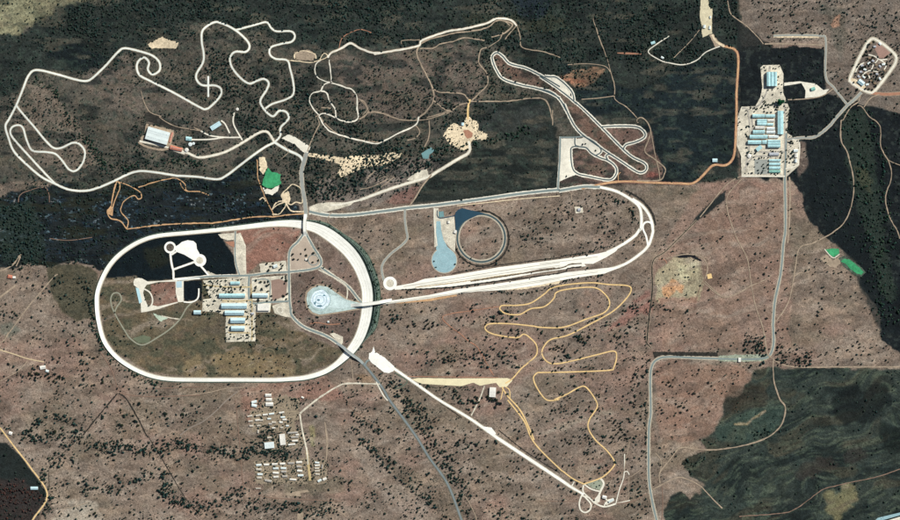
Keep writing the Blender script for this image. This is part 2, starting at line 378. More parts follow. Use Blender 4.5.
paint((130, 92, 80), [(240, 385), (330, 378), (345, 400), (300, 400), (245, 425)], 6, 1.8, 0.45)
paint((124, 84, 76), [(638, 295), (652, 290), (650, 312), (620, 325), (600, 335), (625, 312)], 4, 1.4, 0.6)
paint((96, 100, 90), [(0, 322), (12, 320), (20, 330), (10, 336), (0, 334)], 4, 1.2, 0.7)
paint((136, 120, 104), [(252, 388), (285, 388), (292, 440), (250, 420)], 6, 1.6, 0.35)
paint((130, 126, 88), [(310, 424), (314, 424), (314, 448), (309, 446)], 2, 0.8, 0.6)
paint((92, 88, 72), [(262, 480), (345, 478), (346, 492), (300, 494), (262, 492)], 4, 1, 0.5)
VM = ((PYc > 200) | (PXc > 740)) & (A.mean(-1) > 0.07)
qc = PXc * 0.97 - PYc * 0.25; qd = PXc * 0.25 + PYc * 0.97 + (fbm(PXc / 30, PYc / 30, 141, 2) - 0.5) * 20
paint((142, 130, 117), mask=VM * sstep(0.54, 0.76, fbm(qc / 34, qd / 7, 143, 4)), amt=0.42)
paint((78, 68, 60), mask=VM * sstep(0.56, 0.72, fbm(qc / 32, qd / 8, 145, 4)), amt=0.45)
ln = 1 - np.clip(np.abs(fbm(PXc / 26, PYc / 18, 147, 3) - 0.5) / 0.012, 0, 1); paint((152, 140, 124), mask=VM * ln * sstep(0.45, 0.6, N_(40, 30, 149, 2)), amt=0.35)
# wash-outs, sheet erosion and fine mottling over everything
paint((38, 38, 36), mask=sstep(0.60, 0.74, fbm(PXc / 5, PYc / 4, 105, 3)) * 1.0, amt=0.16)
mott = 0.80 + 0.40 * fbm(PXc / 3.2, PYc / 2.6, 111, 3); A *= mott[..., None]
mott = 0.86 + 0.28 * rng.random(GX.shape); A *= mott[..., None]
lu = A.mean(-1); lu_b = sstep(0.022, 0.085, lu)[..., None]; A = A * (0.86 + 0.28 * lu_b) * (np.array([0.80, 0.98, 1.06]) * (1 - lu_b) + lu_b)
tint = (fbm(PXc / 7, PYc / 6, 121, 3) - 0.5)[..., None] * np.array([0.12, 0.0, -0.08]); A = np.clip(A * (1 + tint), 0.004, 0.8)

ny, nx = GX.shape
gv = np.stack([X(GX), Y(GY), relief(PXc, PYc)], -1).reshape(-1, 3)
idx = np.arange(ny * nx).reshape(ny, nx)
gf = np.stack([idx[:-1, :-1], idx[1:, :-1], idx[1:, 1:], idx[:-1, 1:]], -1).reshape(-1, 4)
me = bpy.data.meshes.new('ground'); me.vertices.add(len(gv)); me.vertices.foreach_set('co', gv.ravel())
me.loops.add(gf.size); me.loops.foreach_set('vertex_index', gf.ravel()); me.polygons.add(len(gf))
me.polygons.foreach_set('loop_start', np.arange(0, gf.size, 4)); me.polygons.foreach_set('use_smooth', np.ones(len(gf), bool)); me.update(calc_edges=True)
ca = me.color_attributes.new('albedo', 'FLOAT_COLOR', 'POINT')
ca.data.foreach_set('color', np.concatenate([A.reshape(-1, 3), np.ones((len(gv), 1))], 1).ravel())
gm = bpy.data.materials.new('veld'); gm.use_nodes = True; n = gm.node_tree; N = n.nodes; L = n.links; p = N['Principled BSDF']
p.inputs['Roughness'].default_value = 0.95; p.inputs['Specular IOR Level'].default_value = 0.1
at = N.new('ShaderNodeAttribute'); at.attribute_name = 'albedo'; geo = N.new('ShaderNodeNewGeometry')
prev = None
for sz, lo, hi, rg in ((5.5, 0.56, 1.46, (0.3, 0.7)), (14, 0.78, 1.24, (0.3, 0.7)), (60, 0.86, 1.14, (0.3, 0.7))):
    nz = N.new('ShaderNodeTexNoise'); nz.inputs['Scale'].default_value = 1 / sz; nz.inputs['Detail'].default_value = 4; L.new(geo.outputs['Position'], nz.inputs['Vector'])
    mr = N.new('ShaderNodeMapRange'); mr.inputs[1].default_value, mr.inputs[2].default_value = rg; mr.inputs[3].default_value = lo; mr.inputs[4].default_value = hi
    L.new(nz.outputs[0], mr.inputs[0])
    if prev is None: prev = mr.outputs[0]; hgt = nz.outputs[0]
    else:
        mu = N.new('ShaderNodeMath'); mu.operation = 'MULTIPLY'; L.new(prev, mu.inputs[0]); L.new(mr.outputs[0], mu.inputs[1]); prev = mu.outputs[0]
vm = N.new('ShaderNodeVectorMath'); vm.operation = 'SCALE'; L.new(at.outputs['Color'], vm.inputs[0]); L.new(prev, vm.inputs['Scale']); L.new(vm.outputs[0], p.inputs['Base Color'])
bp = N.new('ShaderNodeBump'); bp.inputs['Strength'].default_value = 0.6; bp.inputs['Distance'].default_value = 1.5; L.new(hgt, bp.inputs['Height']); L.new(bp.outputs[0], p.inputs['Normal'])
me.materials.append(gm); go = bpy.data.objects.new('ground', me); COL.objects.link(go); go['kind'] = 'structure'

# ------------------------------------------------------------------ roads and tracks
def track(name, pts, w, m, sho=None, shw=2.0, closed=False, shm=None, **kw):
    if sho is not None:
        ribbon(name + '_shoulder', pts, [q + shw for q in (w if isinstance(w, (list, tuple)) else [w] * len(pts))], sho, z=0.45, closed=closed, ragged=0.12)
    return ribbon(name, pts, w, m, z=0.85, closed=closed, **kw)

# high speed oval: banked, so built with its own section
OVAL = [((205, 231), 3.3), ((190, 232.4), 3.2), ((159.2, 235.4), 3.3), ((141.9, 240.4), 3.4), ((128, 248), 3.5), ((116.5, 257.2), 3.6), ((108, 267.6), 3.7), ((101.6, 280), 3.7), ((97.6, 292), 3.7), ((96.8, 303), 3.7), ((98.4, 320), 3.7), ((104, 340.5), 3.7), ((115.5, 356), 3.6),
        ((131.5, 367.5), 3.6), ((150, 375.6), 3.5), ((170, 379.3), 3.4), ((200, 380), 3.4), ((240, 380), 3.3), ((275, 380.0), 3.4), ((290, 379.2), 3.6), ((306, 377.6), 4.0), ((323.6, 372.3), 4.3), ((336, 364.8), 4.8), ((344, 357.6), 6.4),
        ((352.2, 349), 8.2), ((360, 336.5), 9.2), ((365.4, 320), 9.8), ((367.5, 302), 10.3), ((366.8, 288), 10.3), ((362.8, 274.8), 10.5), ((357.6, 263.4), 11.2), ((349.3, 251.8), 11.6), ((338.6, 241.8), 11.6), ((327.7, 233.8), 11.2), ((317, 228.2), 9.4), ((305.8, 225.2), 8.0), ((290, 223.3), 6.4), ((270, 224.0), 4.8), ((238, 227.6), 4.0)]
def oval():
    P = smooth_path([(p[0], p[1], q) for p, q in OVAL], 2.0, True); n = len(P); c = P[:, :2]; wd = P[:, 2]
    tg = np.roll(c, -1, 0) - np.roll(c, 1, 0); tg /= np.linalg.norm(tg, axis=1)[:, None]; nm = np.stack([-tg[:, 1], tg[:, 0]], 1)
    cen = np.array([235, 303.0]); sg = np.sign(((c - cen) * nm).sum(1)); nm = nm * sg[:, None]    # outward
    bank = np.where(c[:, 0] > 300, 1, 0) * sstep(300, 330, c[:, 0]) + (1 - sstep(110, 160, c[:, 0]))
    bank = bank * (1 - 0.85 * np.exp(-((c[:, 0] - 349) ** 2 + (c[:, 1] - 353) ** 2) / 40)) 
    V = []
    prof = [(-0.5, 0.9), (-0.25, 1.1), (0, 1.8), (0.25, 3.0), (0.5, 4.6)]
    for f, h in prof:
        q = c + nm * (wd * f)[:, None]; hh = 0.9 + (h - 0.9) * bank
        V.append(np.stack([X(q[:, 0]), Y(q[:, 1]), relief(q[:, 0], q[:, 1]) + hh], 1))
    def build(name, cols, m):
        k = len(cols); W = np.stack(cols, 1).reshape(-1, 3); F = []
        for i in range(n):
            j = (i + 1) % n
            for a in range(k - 1): F.append((i * k + a, i * k + a + 1, j * k + a + 1, j * k + a))
        o = new_obj(name, W, F, m, kind='structure')
        if sum(p.normal.z * p.area for p in o.data.polygons) < 0: o.data.flip_normals()
        return o
    build('high_speed_oval', V, M_WHITE)
    for f in (-0.3, -0.05, 0.2):
        k = int((f + 0.5) * 4); u = (f + 0.5) * 4 - k; a_ = V[k] * (1 - u) + V[k + 1] * u; u2 = u + 0.28 / 4; b_ = V[k] * (1 - u2) + V[k + 1] * u2
        build('lane_joint', [a_ + np.array([0, 0, 0.08]), b_ + np.array([0, 0, 0.08])], mat('joint_sealant', C(176, 174, 162), 0.15))
    # embankment outside and dark apron inside
    ext = 0.8 + (4.4 * sstep(335, 360, c[:, 0]) + 2.6 * sstep(300, 325, c[:, 0])) * (1 - sstep(322, 342, c[:, 1]))
    q = c + nm * (wd * 0.5 + 0.35)[:, None]; a = np.stack([X(q[:, 0]), Y(q[:, 1]), relief(q[:, 0], q[:, 1]) + 0.86 + 3.7 * bank], 1)
    cols = [V[-1] - np.array([0, 0, 0.02]), a]
    dk = mat('bank_shrub', C(22, 33, 31), 0.5, (4, 12)); tl = mat('bank_gravel', C(104, 122, 112), 0.4, (4, 16))
    fs = (0.12, 0.30, 0.36, 0.50, 0.56, 0.72, 0.80, 1.0); ms_ = (dk, dk, tl, dk, tl, M_BANK, tl, M_BANK)
    for f, m_ in zip(fs, ms_):
        q2 = c + nm * (wd * 0.5 + 0.35 + ext * f)[:, None]
        cols.append(np.stack([X(q2[:, 0]), Y(q2[:, 1]), relief(q2[:, 0], q2[:, 1]) + (3.7 * bank) * (1 - f) + 0.45], 1))
        build('embankment', cols[-2:], m_)
    build('embankment', cols[:2], M_BANK)
    q = c - nm * (wd * 0.5 + 0.9)[:, None]; b = np.stack([X(q[:, 0]), Y(q[:, 1]), relief(q[:, 0], q[:, 1]) + 0.5], 1)
    build('verge', [V[0] - np.array([0, 0, 0.05]), b], M_SHO)
    # steep grass line at the foot of the inner rim of the east bend
    for i in range(n): mk_disc(c[i, 0], c[i, 1], wd[i] / 2 + 1.2)
oval()

PT = 'paved_track'
WH = M_TRACK
main_loop = t(0, 0, '35,520 70,455 100,385 125,325 160,303 250,322 320,342 365,350 395,340 450,290 510,225 540,208 600,220 660,240 690,270 690,305 660,322 640,300 645,270 625,248 600,262 592,290 605,325 650,350 750,400 867,465') + \
    t(180, 0, '115,472 140,455 175,415 178,385 150,370 100,370 75,350 72,320 100,270 103,230 95,180 100,130 145,97 180,100 240,130 290,175 302,205 285,225 240,225 218,250 225,290 260,335 300,362 335,350 365,342 385,360 375,390 350,430 352,455 380,490 405,503 430,480 460,485 472,510') + t(180, 110, '455,55 435,78 435,110 410,140')
track('mountain_track', main_loop, 1.5, WH, M_SHO, 1.0)
track('mountain_track', t(180, 0, '370,470 400,450 460,430 492,405 490,350 478,300 465,262 415,255 390,235 395,205 440,190 485,180 498,155 480,135 420,135 395,120 375,95 330,105 240,130'), 1.3, WH, M_SHO, 1.0)
track('skid_lane', t(180, 0, '123,330 123,375 123,420'), 1.8, WH)
track('mountain_track', t(180, 110, '410,140 385,100 360,92 320,110 270,142 200,180 130,200 80,205 30,185 0,178') + t(0, 110, '800,188 720,160 660,145 605,135'), 1.7, M_PAD, M_SHO, 1.2)
track('mountain_track', t(180, 110, '410,140 370,160 320,195 260,240 200,285 160,300 80,290 0,285') + t(0, 110, '770,285 660,268 600,265 550,280 500,305 430,335 370,350 300,345 240,320 180,290 120,240 60,180 35,120 22,70 35,43'), 1.55, WH, M_SHO, 1.0)
track('mountain_track', t(0, 110, '240,320 200,280 140,215 80,150 45,105 50,75 80,65 100,80 115,130 140,175 200,182 240,190 270,220 300,258 330,262 360,225 368,180 345,148 315,142 270,162 235,165 200,135 150,75 85,0') + t(0, 0, '70,455'), 1.4, WH, M_SHO, 1.0)
track('road', t(180, 110, '410,140 460,170 520,200 535,230'), 2.0, M_TRACK, M_SHO, 1.0)
track('road', t(180, 110, '550,185 535,230 527,270 530,330 540,390 545,440 545,465'), 3.4, M_GREY, M_SHO, 1.2)
sheet('gravel_pad', t(180, 110, '440,122 470,105 500,118 566,160 552,192 530,180 500,150'), M_PAD, rag=0.25)
sheet('sand_flat', t(180, 110, '560,186 620,195 700,205 780,195 867,195') + t(360, 110, '80,195 130,180 185,190 160,215 110,240 50,245 0,255') + t(180, 110, '790,252 700,292 682,275 695,235 620,212 556,200'), M_SAND, rag=0.5, mark=False)
track('trail', t(180, 110, '605,60 575,120 552,180'), 1.0, M_TAN)
track('trail', t(180, 110, '600,20 640,70 700,110 780,128 867,140'), 1.1, M_TAN)
for s in ('235,10 232,60 270,130', '90,90 130,110 190,118 265,118', '178,45 195,60 215,100', '50,128 130,127 190,118'):
    track('service_road', t(180, 110, s), 1.4, M_PAD)
OR = [(0, 110, '505,310 490,370 480,420 465,440 480,470 520,480 550,515', 1.2), (0, 110, '515,310 520,335 495,400 485,440', 1.0), (0, 110, '550,512 555,480 525,440 535,400 580,370 600,385 615,375 600,350 540,320 505,310', 0.9),
      (0, 110, '600,335 680,310 760,295 800,320 810,350 867,352', 0.9), (180, 110, '0,315 25,350 90,355 125,370', 0.8), (180, 110, '335,215 340,300 370,380 400,440 405,462', 0.9)]
for ox, oy, s, w_ in OR: track('dirt_trail', t(ox, oy, s), w_, M_ORNG, wobble=0.6)
track('dirt_road', t(0, 110, '550,517 600,510 700,498 867,490') + t(180, 110, '140,490 240,475 330,462 400,462 470,455 540,448'), 1.2, M_ORNG, wobble=0.5)
sheet('sand_patch', t(0, 110, '466,432 480,415 492,430 488,458 470,452'), M_ORNG, rag=0.2)
for s in ('400,430 425,410 455,395 440,370 465,340 490,322 525,345 530,400 500,400 480,410 455,395', '400,452 430,450 455,420 460,395', '460,405 480,435 510,440 540,440', '345,390 360,380 372,395', '455,395 420,400 400,432'):
    track('four_by_four_trail', t(180, 110, s), 1.1, M_SAND, wobble=0.5)
sheet('sand_patch', t(180, 110, '440,365 470,350 480,385 470,405 445,400'), M_SAND, rag=0.4)
sheet('sand_patch', t(180, 110, '343,205 368,203 380,245 362,280 345,262'), M_SAND, rag=0.3)
sheet('sand_patch', t(180, 110, '358,335 395,345 430,325 425,350 400,368 370,362'), M_PAD, rag=0.3)
pond1 = sheet('pond', t(180, 110, '372,262 382,252 395,268 418,272 437,280 434,300 440,318 418,332 390,342 356,326 362,296'), M_POND, z=0.8, rag=0.5, level=float(relief(273, 180)) + 1.5)
sheet('sand_patch', t(0, 0, '640,190 700,158 772,185 765,208 650,208'), M_SAND, rag=0.5)
sheet('sand_patch', t(180, 0, '495,225 560,215 590,235 580,262 500,260'), M_TAN, rag=0.5, mark=False)
for s in ('470,262 510,265 570,270 610,260 640,245 625,232 605,260', '497,255 500,232 540,220 585,235 590,255'): track('dirt_trail', t(180, 0, s), 1.0, M_SAND, wobble=0.5)
track('dirt_road', t(180, 0, '640,250 655,230 700,210 740,188 780,210 830,228 867,230') + t(360, 0, '60,235 120,225 250,200 270,175 380,135 450,125 550,100 590,80 650,85 680,110'), 1.7, M_PAD, M_TAN, 0.8, wobble=0.5)
track('trail', t(360, 0, '680,110 695,160 705,205 800,225 867,250'), 0.9, M_TAN, wobble=0.6)
track('trail', t(180, 0, '690,210 700,170 740,140 790,128 830,142'), 0.7, M_RED, wobble=0.7)
for s, w_ in (('250,200 300,170 400,145 480,135 550,120 590,90 620,90 660,105 630,140 570,160', 1.3), ('260,210 320,208 350,190 400,180 450,165 540,175', 1.1), ('260,195 245,230 270,290 315,385 318,435 290,480 240,520', 1.3),
              ('315,385 350,400 440,405 470,430 475,445', 1.1), ('555,205 525,215 515,270 550,320 550,370 510,410 480,440', 1.1), ('480,440 640,437 795,428 835,520', 1.1), ('318,435 385,480 430,455 475,445', 1.1), ('290,510 385,482', 1.0),
              ('180,192 178,180 190,176 260,172', 0.8), ('0,430 30,470 10,500', 0.8), ('30,485 90,490 160,515', 0.8), ('630,170 660,130 680,110', 0.8), ('555,205 600,175 620,140', 0.8), ('625,90 650,110', 0.8)):
    track('trail', t(360, 0, s), w_, M_TAN, wobble=0.6)
KQ = 6.19
for s, w_ in (('255,0 220,30 220,85 250,120 310,138', 1.0), ('305,0 320,135', 1.0), ('310,138 270,155 250,190 200,205 182,240 200,290 240,340', 1.2), ('250,190 290,205 305,250 340,300 350,355 400,380 450,380 482,355 478,300 475,220 440,180 410,172 380,160 320,140', 1.3),
              ('480,240 520,255 540,290 545,320 520,350 485,365', 0.8), ('545,320 590,318 660,335 740,368 840,370', 0.8), ('240,340 280,330 340,355', 1.2), ('240,340 270,400 320,445 450,485 590,515 640,500 750,445 840,400 860,350', 1.3), ('220,350 240,340 235,362 245,395', 0.9), ('255,292 320,300', 0.9)):
    track('four_by_four_trail', T(280, 60, KQ, s), w_, M_TAN if w_ < 1 else M_PAD, wobble=0.5)
for s, w_ in (('240,65 260,95 240,120 205,130', 1.0), ('835,0 835,65', 1.0), ('300,45 300,110 280,160', 0.9), ('0,40 40,10 90,10 180,42 290,40 400,5', 0.8)): track('trail', t(360, 110, s), w_, M_TAN, wobble=0.5)
# sandy picnic clearing
st = T(420, 90, 6.5, '290,195 310,172 350,195 375,205 375,250 405,270 445,300 425,322 350,320 322,350 320,392 262,388 200,360 175,320 150,295 175,262 215,215 262,232')
sheet('sand_clearing', st, M_SAND, rag=1.0, mark=False); mk_poly(T(420, 90, 6.5, '280,240 350,240 350,330 280,330'))
sheet('bare_soil', T(420, 90, 6.5, '282,262 310,258 345,280 335,310 305,315 290,290'), M_RED, z=0.95, rag=0.3)
track('service_road', T(420, 90, 6.5, '325,60 312,120 312,190'), 2.0, M_YEL)
track('service_road', t(360, 110, '470,135 475,155 470,185 420,215 330,270 290,292 150,335 0,390'), 2.0, M_PAD, M_SHO, 1.4)
sheet('gravel_pad', t(360, 110, '200,305 240,270 290,255 300,290 240,305'), M_YARD, rag=0.25)
sheet('paved_square', T(420, 90, 6.5, '8,412 50,385 72,372 98,395 60,420 55,448 20,445'), mat('teal_paving', C(104, 140, 142), 0.1), rag=0.15)
track('dirt_trail', t(360, 110, '215,415 240,380 270,330 310,280'), 1.4, M_TAN)
for s in ('0,345 60,330 120,300', '60,360 110,320 150,290', '20,310 70,260 120,250'): track('trail', t(360, 110, s), 0.8, M_TAN, wobble=0.6)
track('road', t(360, 110, '0,390 -90,410 -130,412') , 1.8, M_PAD)
# east-west link, junction and long boundary road
sheet('gravel_pad', t(180, 110, '560,420 600,404 650,400 742,400 765,390 740,412 690,428 630,442 580,446 560,455'), M_YARD, rag=0.1)
track('road', t(180, 110, '560,440 640,455 740,455 867,440') + t(360, 110, '150,432 200,425 330,412 500,390 700,362 867,345') + t(540, 110, '80,350 150,338 200,332 260,334'), 2.3, M_ASPH, M_PAD, 2.0)
track('service_road', t(360, 110, '420,415 560,400 700,385 867,372'), 0.9, M_SAND)
track('oval_road', t(540, 110, '260,334 330,352 390,385 430,420 440,470 436,520') + t(540, 220, '432,40 415,65 380,92 330,122 290,140'), 2.3, M_WHITE, M_SHO, 1.3)
track('oval_road', t(540, 110, '400,385 440,412 470,450 486,490 489,520') + t(540, 220, '490,50 470,110 430,150 370,190 300,215 230,235'), 2.2, M_WHITE, M_SHO, 1.3)
track('oval_road', t(540, 220, '468,110 460,70 447,40 448,20 462,8 482,14 489,42'), 1.8, M_WHITE)
ribbon('burnt_break', t(540, 110, '370,350 420,375 460,410 490,455 500,500'), 2.2, M_BURN, z=0.35, ragged=0.4)
# straight test strips
KR = 'runway'
up = t(360, 220, '150,288 230,273 280,255 400,240 600,205 867,170') + t(540, 220, '250,146 300,134 345,112 330,135 290,160 230,190 180,190 60,205 0,212') + t(360, 220, '700,230 500,262 350,285 200,300 150,302')
sheet(KR, up, M_RUN, z=0.9)
md = t(360, 220, '230,294 350,284 420,271 600,248 867,212') + t(540, 220, '60,206 190,188 200,200 100,214 0,228') + t(360, 220, '600,262 400,288 260,300')
sheet(KR, md, M_RUN, z=1.25)
dn = t(360, 220, '30,365 130,350 300,325 420,300 600,275 700,260 867,230') + t(540, 220, '120,226 240,213 330,203 350,205 280,232 120,256 0,282') + t(360, 220, '760,285 640,302 450,314 300,341 130,363 30,376')
sheet(KR, dn, M_RUN, z=0.9)
sheet('sand_verge', t(360, 220, '600,300 700,285 867,262 867,275 700,302 620,304'), M_SAND, z=0.4, rag=0.3, mark=False)
sheet('sand_verge', t(360, 220, '130,358 300,335 420,312 420,330 300,352 170,362'), M_ORNG, z=0.4, rag=0.3, mark=False)
ribbon('dark_verge', t(360, 220, '180,302 380,292 600,264 867,230') + t(540, 220, '120,210 180,202'), 1.1, M_BURN, z=1.95, ragged=0.5, mark=False)
ribbon('dark_verge', t(360, 220, '480,266 600,248 700,232 867,208') + t(540, 220, '130,192 180,188'), 1.2, mat('worn_dark_strip', C(96, 86, 70), 0.4, (5, 16)), z=1.95, ragged=0.4, mark=False)
ribbon('dark_verge', t(360, 220, '400,232 600,196 867,162') + t(540, 220, '100,155 200,142'), 0.9, M_BURN, z=0.5, ragged=0.5, mark=False)
for s0, w0, m0 in (('190,288 300,270 420,252 600,222 867,184', 0.5, 'joint_sealant'), ('260,284 420,262 600,234 867,196', 0.4, 'joint_sealant'), ('60,367 300,334 600,290 867,248', 0.45, 'joint_sealant'), ('60,371 300,338 600,296 867,254', 0.3, 'joint_sealant')):
    ribbon('lane_joint', t(360, 220, s0), w0, mat('joint_sealant', C(176, 174, 162), 0.15), z=1.75, mark=False)
ribbon('lane_joint', t(540, 220, '0,190 120,176 250,158'), 0.4, mat('joint_sealant', C(176, 174, 162), 0.15), z=1.75, mark=False)
ribbon('lane_joint', t(540, 220, '0,264 120,243 250,225'), 0.4, mat('joint_sealant', C(176, 174, 162), 0.15), z=1.75, mark=False)
ribbon('worn_strip', t(360, 220, '240,292 420,270 600,243 700,230'), 0.9, mat('worn_gravel', C(172, 156, 126), 0.3, (5, 20)), z=1.7, mark=False, ragged=0.4)
ribbon('turning_circle', circ(390, 283.4, 5.3), 3.0, M_WHITE, z=1.5, closed=True)
sheet('gravel_pad', circ(390, 283.4, 4.0), M_YARD, z=0.6)
track('road', t(360, 220, '103,262 95,200 130,150 180,110 205,80 200,40 195,0') + t(360, 110, '195,430'), 1.8, M_GREY, M_SHO, 1.0)
# dynamic pad, wet ring and blue steering pad
KC = 6.5
def c(s): return T(425, 195, KC, s)
sheet('gravel_pad', c('60,85 88,85 88,150 190,140 200,260 195,370 165,345 120,300 112,260 92,230 92,330 60,340'), M_YARD, z=0.45)
sheet('gravel_pad', circ(444.2, 260.4, 13.2), M_SHO, z=0.5)
sheet('skid_pad', circ(444.2, 260.4, 12.3, 60), M_TEAL, z=0.9)
ribbon('skid_pad_line', circ(444.2, 260.4, 8.4, 50), 0.35, M_ICE, z=1.3, closed=True, mark=False)
ribbon('skid_pad_line', circ(444.2, 260.4, 4.0, 40), 0.35, M_ICE, z=1.3, closed=True, mark=False)
ribbon('skid_pad_line', circ(444.2, 260.4, 11.9, 60), 0.35, M_ICE, z=1.3, closed=True, mark=False)
sheet('approach_lane', c('72,352 80,300 72,240 74,170 100,170 106,230 120,290 145,335 185,375 120,400'), M_TEAL, z=0.8)
sheet('paved_square', c('88,108 120,105 125,142 92,146'), mat('teal_paving', C(104, 140, 142), 0.1), z=0.9)
ribbon('wet_lane', c('80,100 80,135 96,150 140,145 200,132'), 0.9, M_DARK, z=1.3)
ribbon('ring_verge', circ(481.2, 238, 23.6, 90), 4.0, M_SHO, z=0.45, closed=True, ragged=0.08)
ribbon('ring_track', circ(481.2, 238, 23.9, 90), 1.7, M_LINE, z=0.95, closed=True)
ribbon('ring_painted_shade', circ(481.4, 238.4, 27.4, 90), 1.8, M_BURN, z=0.35, closed=True, ragged=0.5, mark=False)  # shade outside the ring track, laid as a dark ribbon, not burnt ground
sheet('steering_pad', c('193,135 200,110 218,94 242,85 290,97 345,108 390,120 345,130 290,155 245,180 222,208 210,238 200,235 198,190'), M_DARK, z=1.3)
ribbon('service_road', c('60,85 62,200 78,330'), 1.2, M_PAD, z=1.0)
# handling course in the north-east
def h(s): return T(550, 100, 5.78, s)
HW = 1.15
def hand(pts, closed=False):
    ribbon('handling_track_shoulder', pts, 3.5, M_PAD, z=0.45, closed=closed, ragged=0.15)
    ribbon('handling_track', pts, HW, M_LINE, z=0.95, closed=closed)
hand(t(360, 0, '867,375 790,330 720,295 650,275 620,245 595,228 575,240 575,262 590,300 620,340 690,365 760,380 820,400 867,425'))
hand(t(540, 0, '0,330 60,370 120,415 160,450') + h('145,10 200,60 290,150 420,280 480,330 540,360 560,385 550,410 520,420 480,400 400,345 330,300 200,210 150,160 110,90 80,20') + t(540, 0, '115,480 90,435 50,400 0,385'))
hand(t(540, 0, '20,330 45,333 70,335 110,365 140,400 148,435'))
sheet('gravel_pad', t(540, 0, '38,342 66,340 105,370 132,400 130,420 90,385 50,358'), M_PAD, z=0.4)
sheet('gravel_pad', h('58,222 142,222 142,262 122,280 120,390 152,430 100,450 58,470'), M_PAD, z=0.35, rag=0.15)
sheet('gravel_pad', h('146,225 205,218 250,248 285,280 290,305 262,315 240,300 215,272 165,262 148,250'), M_PAD, z=0.35, rag=0.15)
sheet('gravel_pad', h('265,330 300,320 322,345 340,352 300,345'), M_PAD, z=0.35, rag=0.1)
hand(h('300,155 400,150 500,155 545,185 545,215 500,240 440,258 425,282'))
hand(h('145,215 145,255 165,268 210,275 240,305 290,332 340,350 380,385 385,420 360,455 320,460 220,440 160,425 130,390 120,300 128,272 165,266'))
hand(h('195,210 250,240 290,275 295,300 265,320')); hand(h('335,348 325,322 345,312 370,325'))
track('road', h('60,215 140,215 200,208'), 1.5, M_ASPH); track('road', h('60,210 57,340 50,440 45,525'), 1.6, M_ASPH, M_PAD, 0.8)
track('dirt_road', t(540, 110, '180,340 300,315 380,310 500,315 600,318 660,318 700,290 750,240 800,240 830,220 845,170 852,0') + t(540, 0, '852,400 860,260 845,215 800,200'), 1.5, M_ORNG, M_RED, 1.0, wobble=0.4)
track('dirt_road', t(540, 0, '800,200 765,180 745,150'), 2.2, M_SAND, M_TAN, 1.0)
track('service_road', t(540, 0, '780,200 720,225 680,260 620,280 560,272 520,260 470,225 500,195 560,155'), 1.0, M_PAD)
track('trail', t(540, 0, '690,130 650,180 600,230 580,250'), 0.7, M_TAN)
track('dirt_trail', t(540, 0, '335,228 380,230 440,233'), [0.6, 2.0, 0.8], M_RED)
track('dirt_trail', t(540, 110, '425,55 420,42 440,32 465,55 480,90 470,130 455,180 500,215 540,250 540,275 515,305 420,305'), 1.1, M_TAN, wobble=0.4)
track('dirt_trail', t(540, 110, '480,90 500,200 515,260 520,305'), 0.8, M_TAN)
track('dirt_trail', t(540, 110, '340,310 340,280 350,270'), 0.8, M_ORNG)
track('trail', t(540, 0, '230,80 260,170 290,250 310,320 325,380 325,430 370,460 420,510'), [0.5, 1.2, 0.5, 0.8, 0.8, 0.8, 0.8, 0.8], M_TAN, wobble=0.5)
track('trail', t(540, 0, '120,280 200,275 280,285 305,310'), 0.7, M_TAN); track('trail', t(540, 0, '180,430 250,425 325,415'), 0.8, M_TAN)
sheet('gravel_pad', t(540, 110, '150,420 185,420 188,445 155,448'), M_YARD, z=0.5, rag=0.2); track('trail', t(540, 110, '135,360 140,400 150,425'), 0.7, M_TAN)
sheet('works_yard', T(690, 0, 8.67, '92,-10 162,-10 165,60 195,72 190,180 192,290 160,300 135,312 110,325 100,280 104,240 84,150'), mat('works_gravel', C(188, 180, 152), 0.16, (5, 14)), rag=0.25)
sheet('gravel_pad', T(690, 0, 8.67, '165,300 205,295 268,390 218,408 195,360'), M_TAN, z=0.7, rag=0.15)
# east estate
def e(s): return t(700, 110, s)
sheet('yard', t(700, 0, '262,292 275,282 345,280 362,320 360,400 388,470') + e('385,0 376,100 432,130 430,240 372,292 180,288 178,200 158,150 165,0') + t(700, 0, '165,500 180,462 240,460 262,420 270,380'), M_YARD, z=0.4, rag=0.15, mark=False)
mk_poly([(761, 66), (783, 66), (783, 90), (761, 90)]); mk_poly([(748, 110), (786, 110), (786, 150), (748, 150)])
sheet('car_park', T(740, 136, 12.386, '180,290 340,290 340,470 180,470'), M_GREY, z=0.7, mark=False)
sheet('gravel_pad', t(700, 0, '455,425 458,392 440,360 365,372 365,358 430,352 500,362 535,390 560,385 545,405 520,418'), M_PAD, z=0.6, rag=0.1)
track('road', t(700, 0, '318,155 400,152 520,155 545,175 545,330 580,380 640,455'), 1.6, M_GREY, M_SHO, 1.0)
track('road', t(700, 0, '640,455 670,430 700,400'), 2.4, M_GREY, M_SHO, 1.0)
track('road', t(700, 0, '640,455 590,510') + e('560,70 500,115 440,120 372,128'), 2.0, M_GREY, M_SHO, 1.2)
track('dirt_trail', t(700, 0, '280,190 380,190 530,195'), 1.2, M_TAN, wobble=0.3)
ribbon('works_fence_line', t(700, 0, '318,158 420,160 515,160'), 1.6, M_SAND, z=0.4, ragged=0.4)
track('dirt_trail', t(700, 0, '120,0 130,50 150,75 200,110 250,160 275,190'), 0.9, M_TAN, wobble=0.4)
track('dirt_trail', t(700, 0, '580,382 530,415 460,428 380,432'), 1.0, M_TAN)
ribbon('ring_road_shoulder', t(700, 0, '650,340 690,250 735,175 770,175 840,230 850,260 830,300 760,390 735,400 690,380 655,355'), 4.0, M_SHO, z=0.45, closed=True, ragged=0.1)
ribbon('ring_road', t(700, 0, '650,340 690,250 735,175 770,175 840,230 850,260 830,300 760,390 735,400 690,380 655,355'), 2.0, M_PAD, z=0.9, closed=True)
KT = 8.67
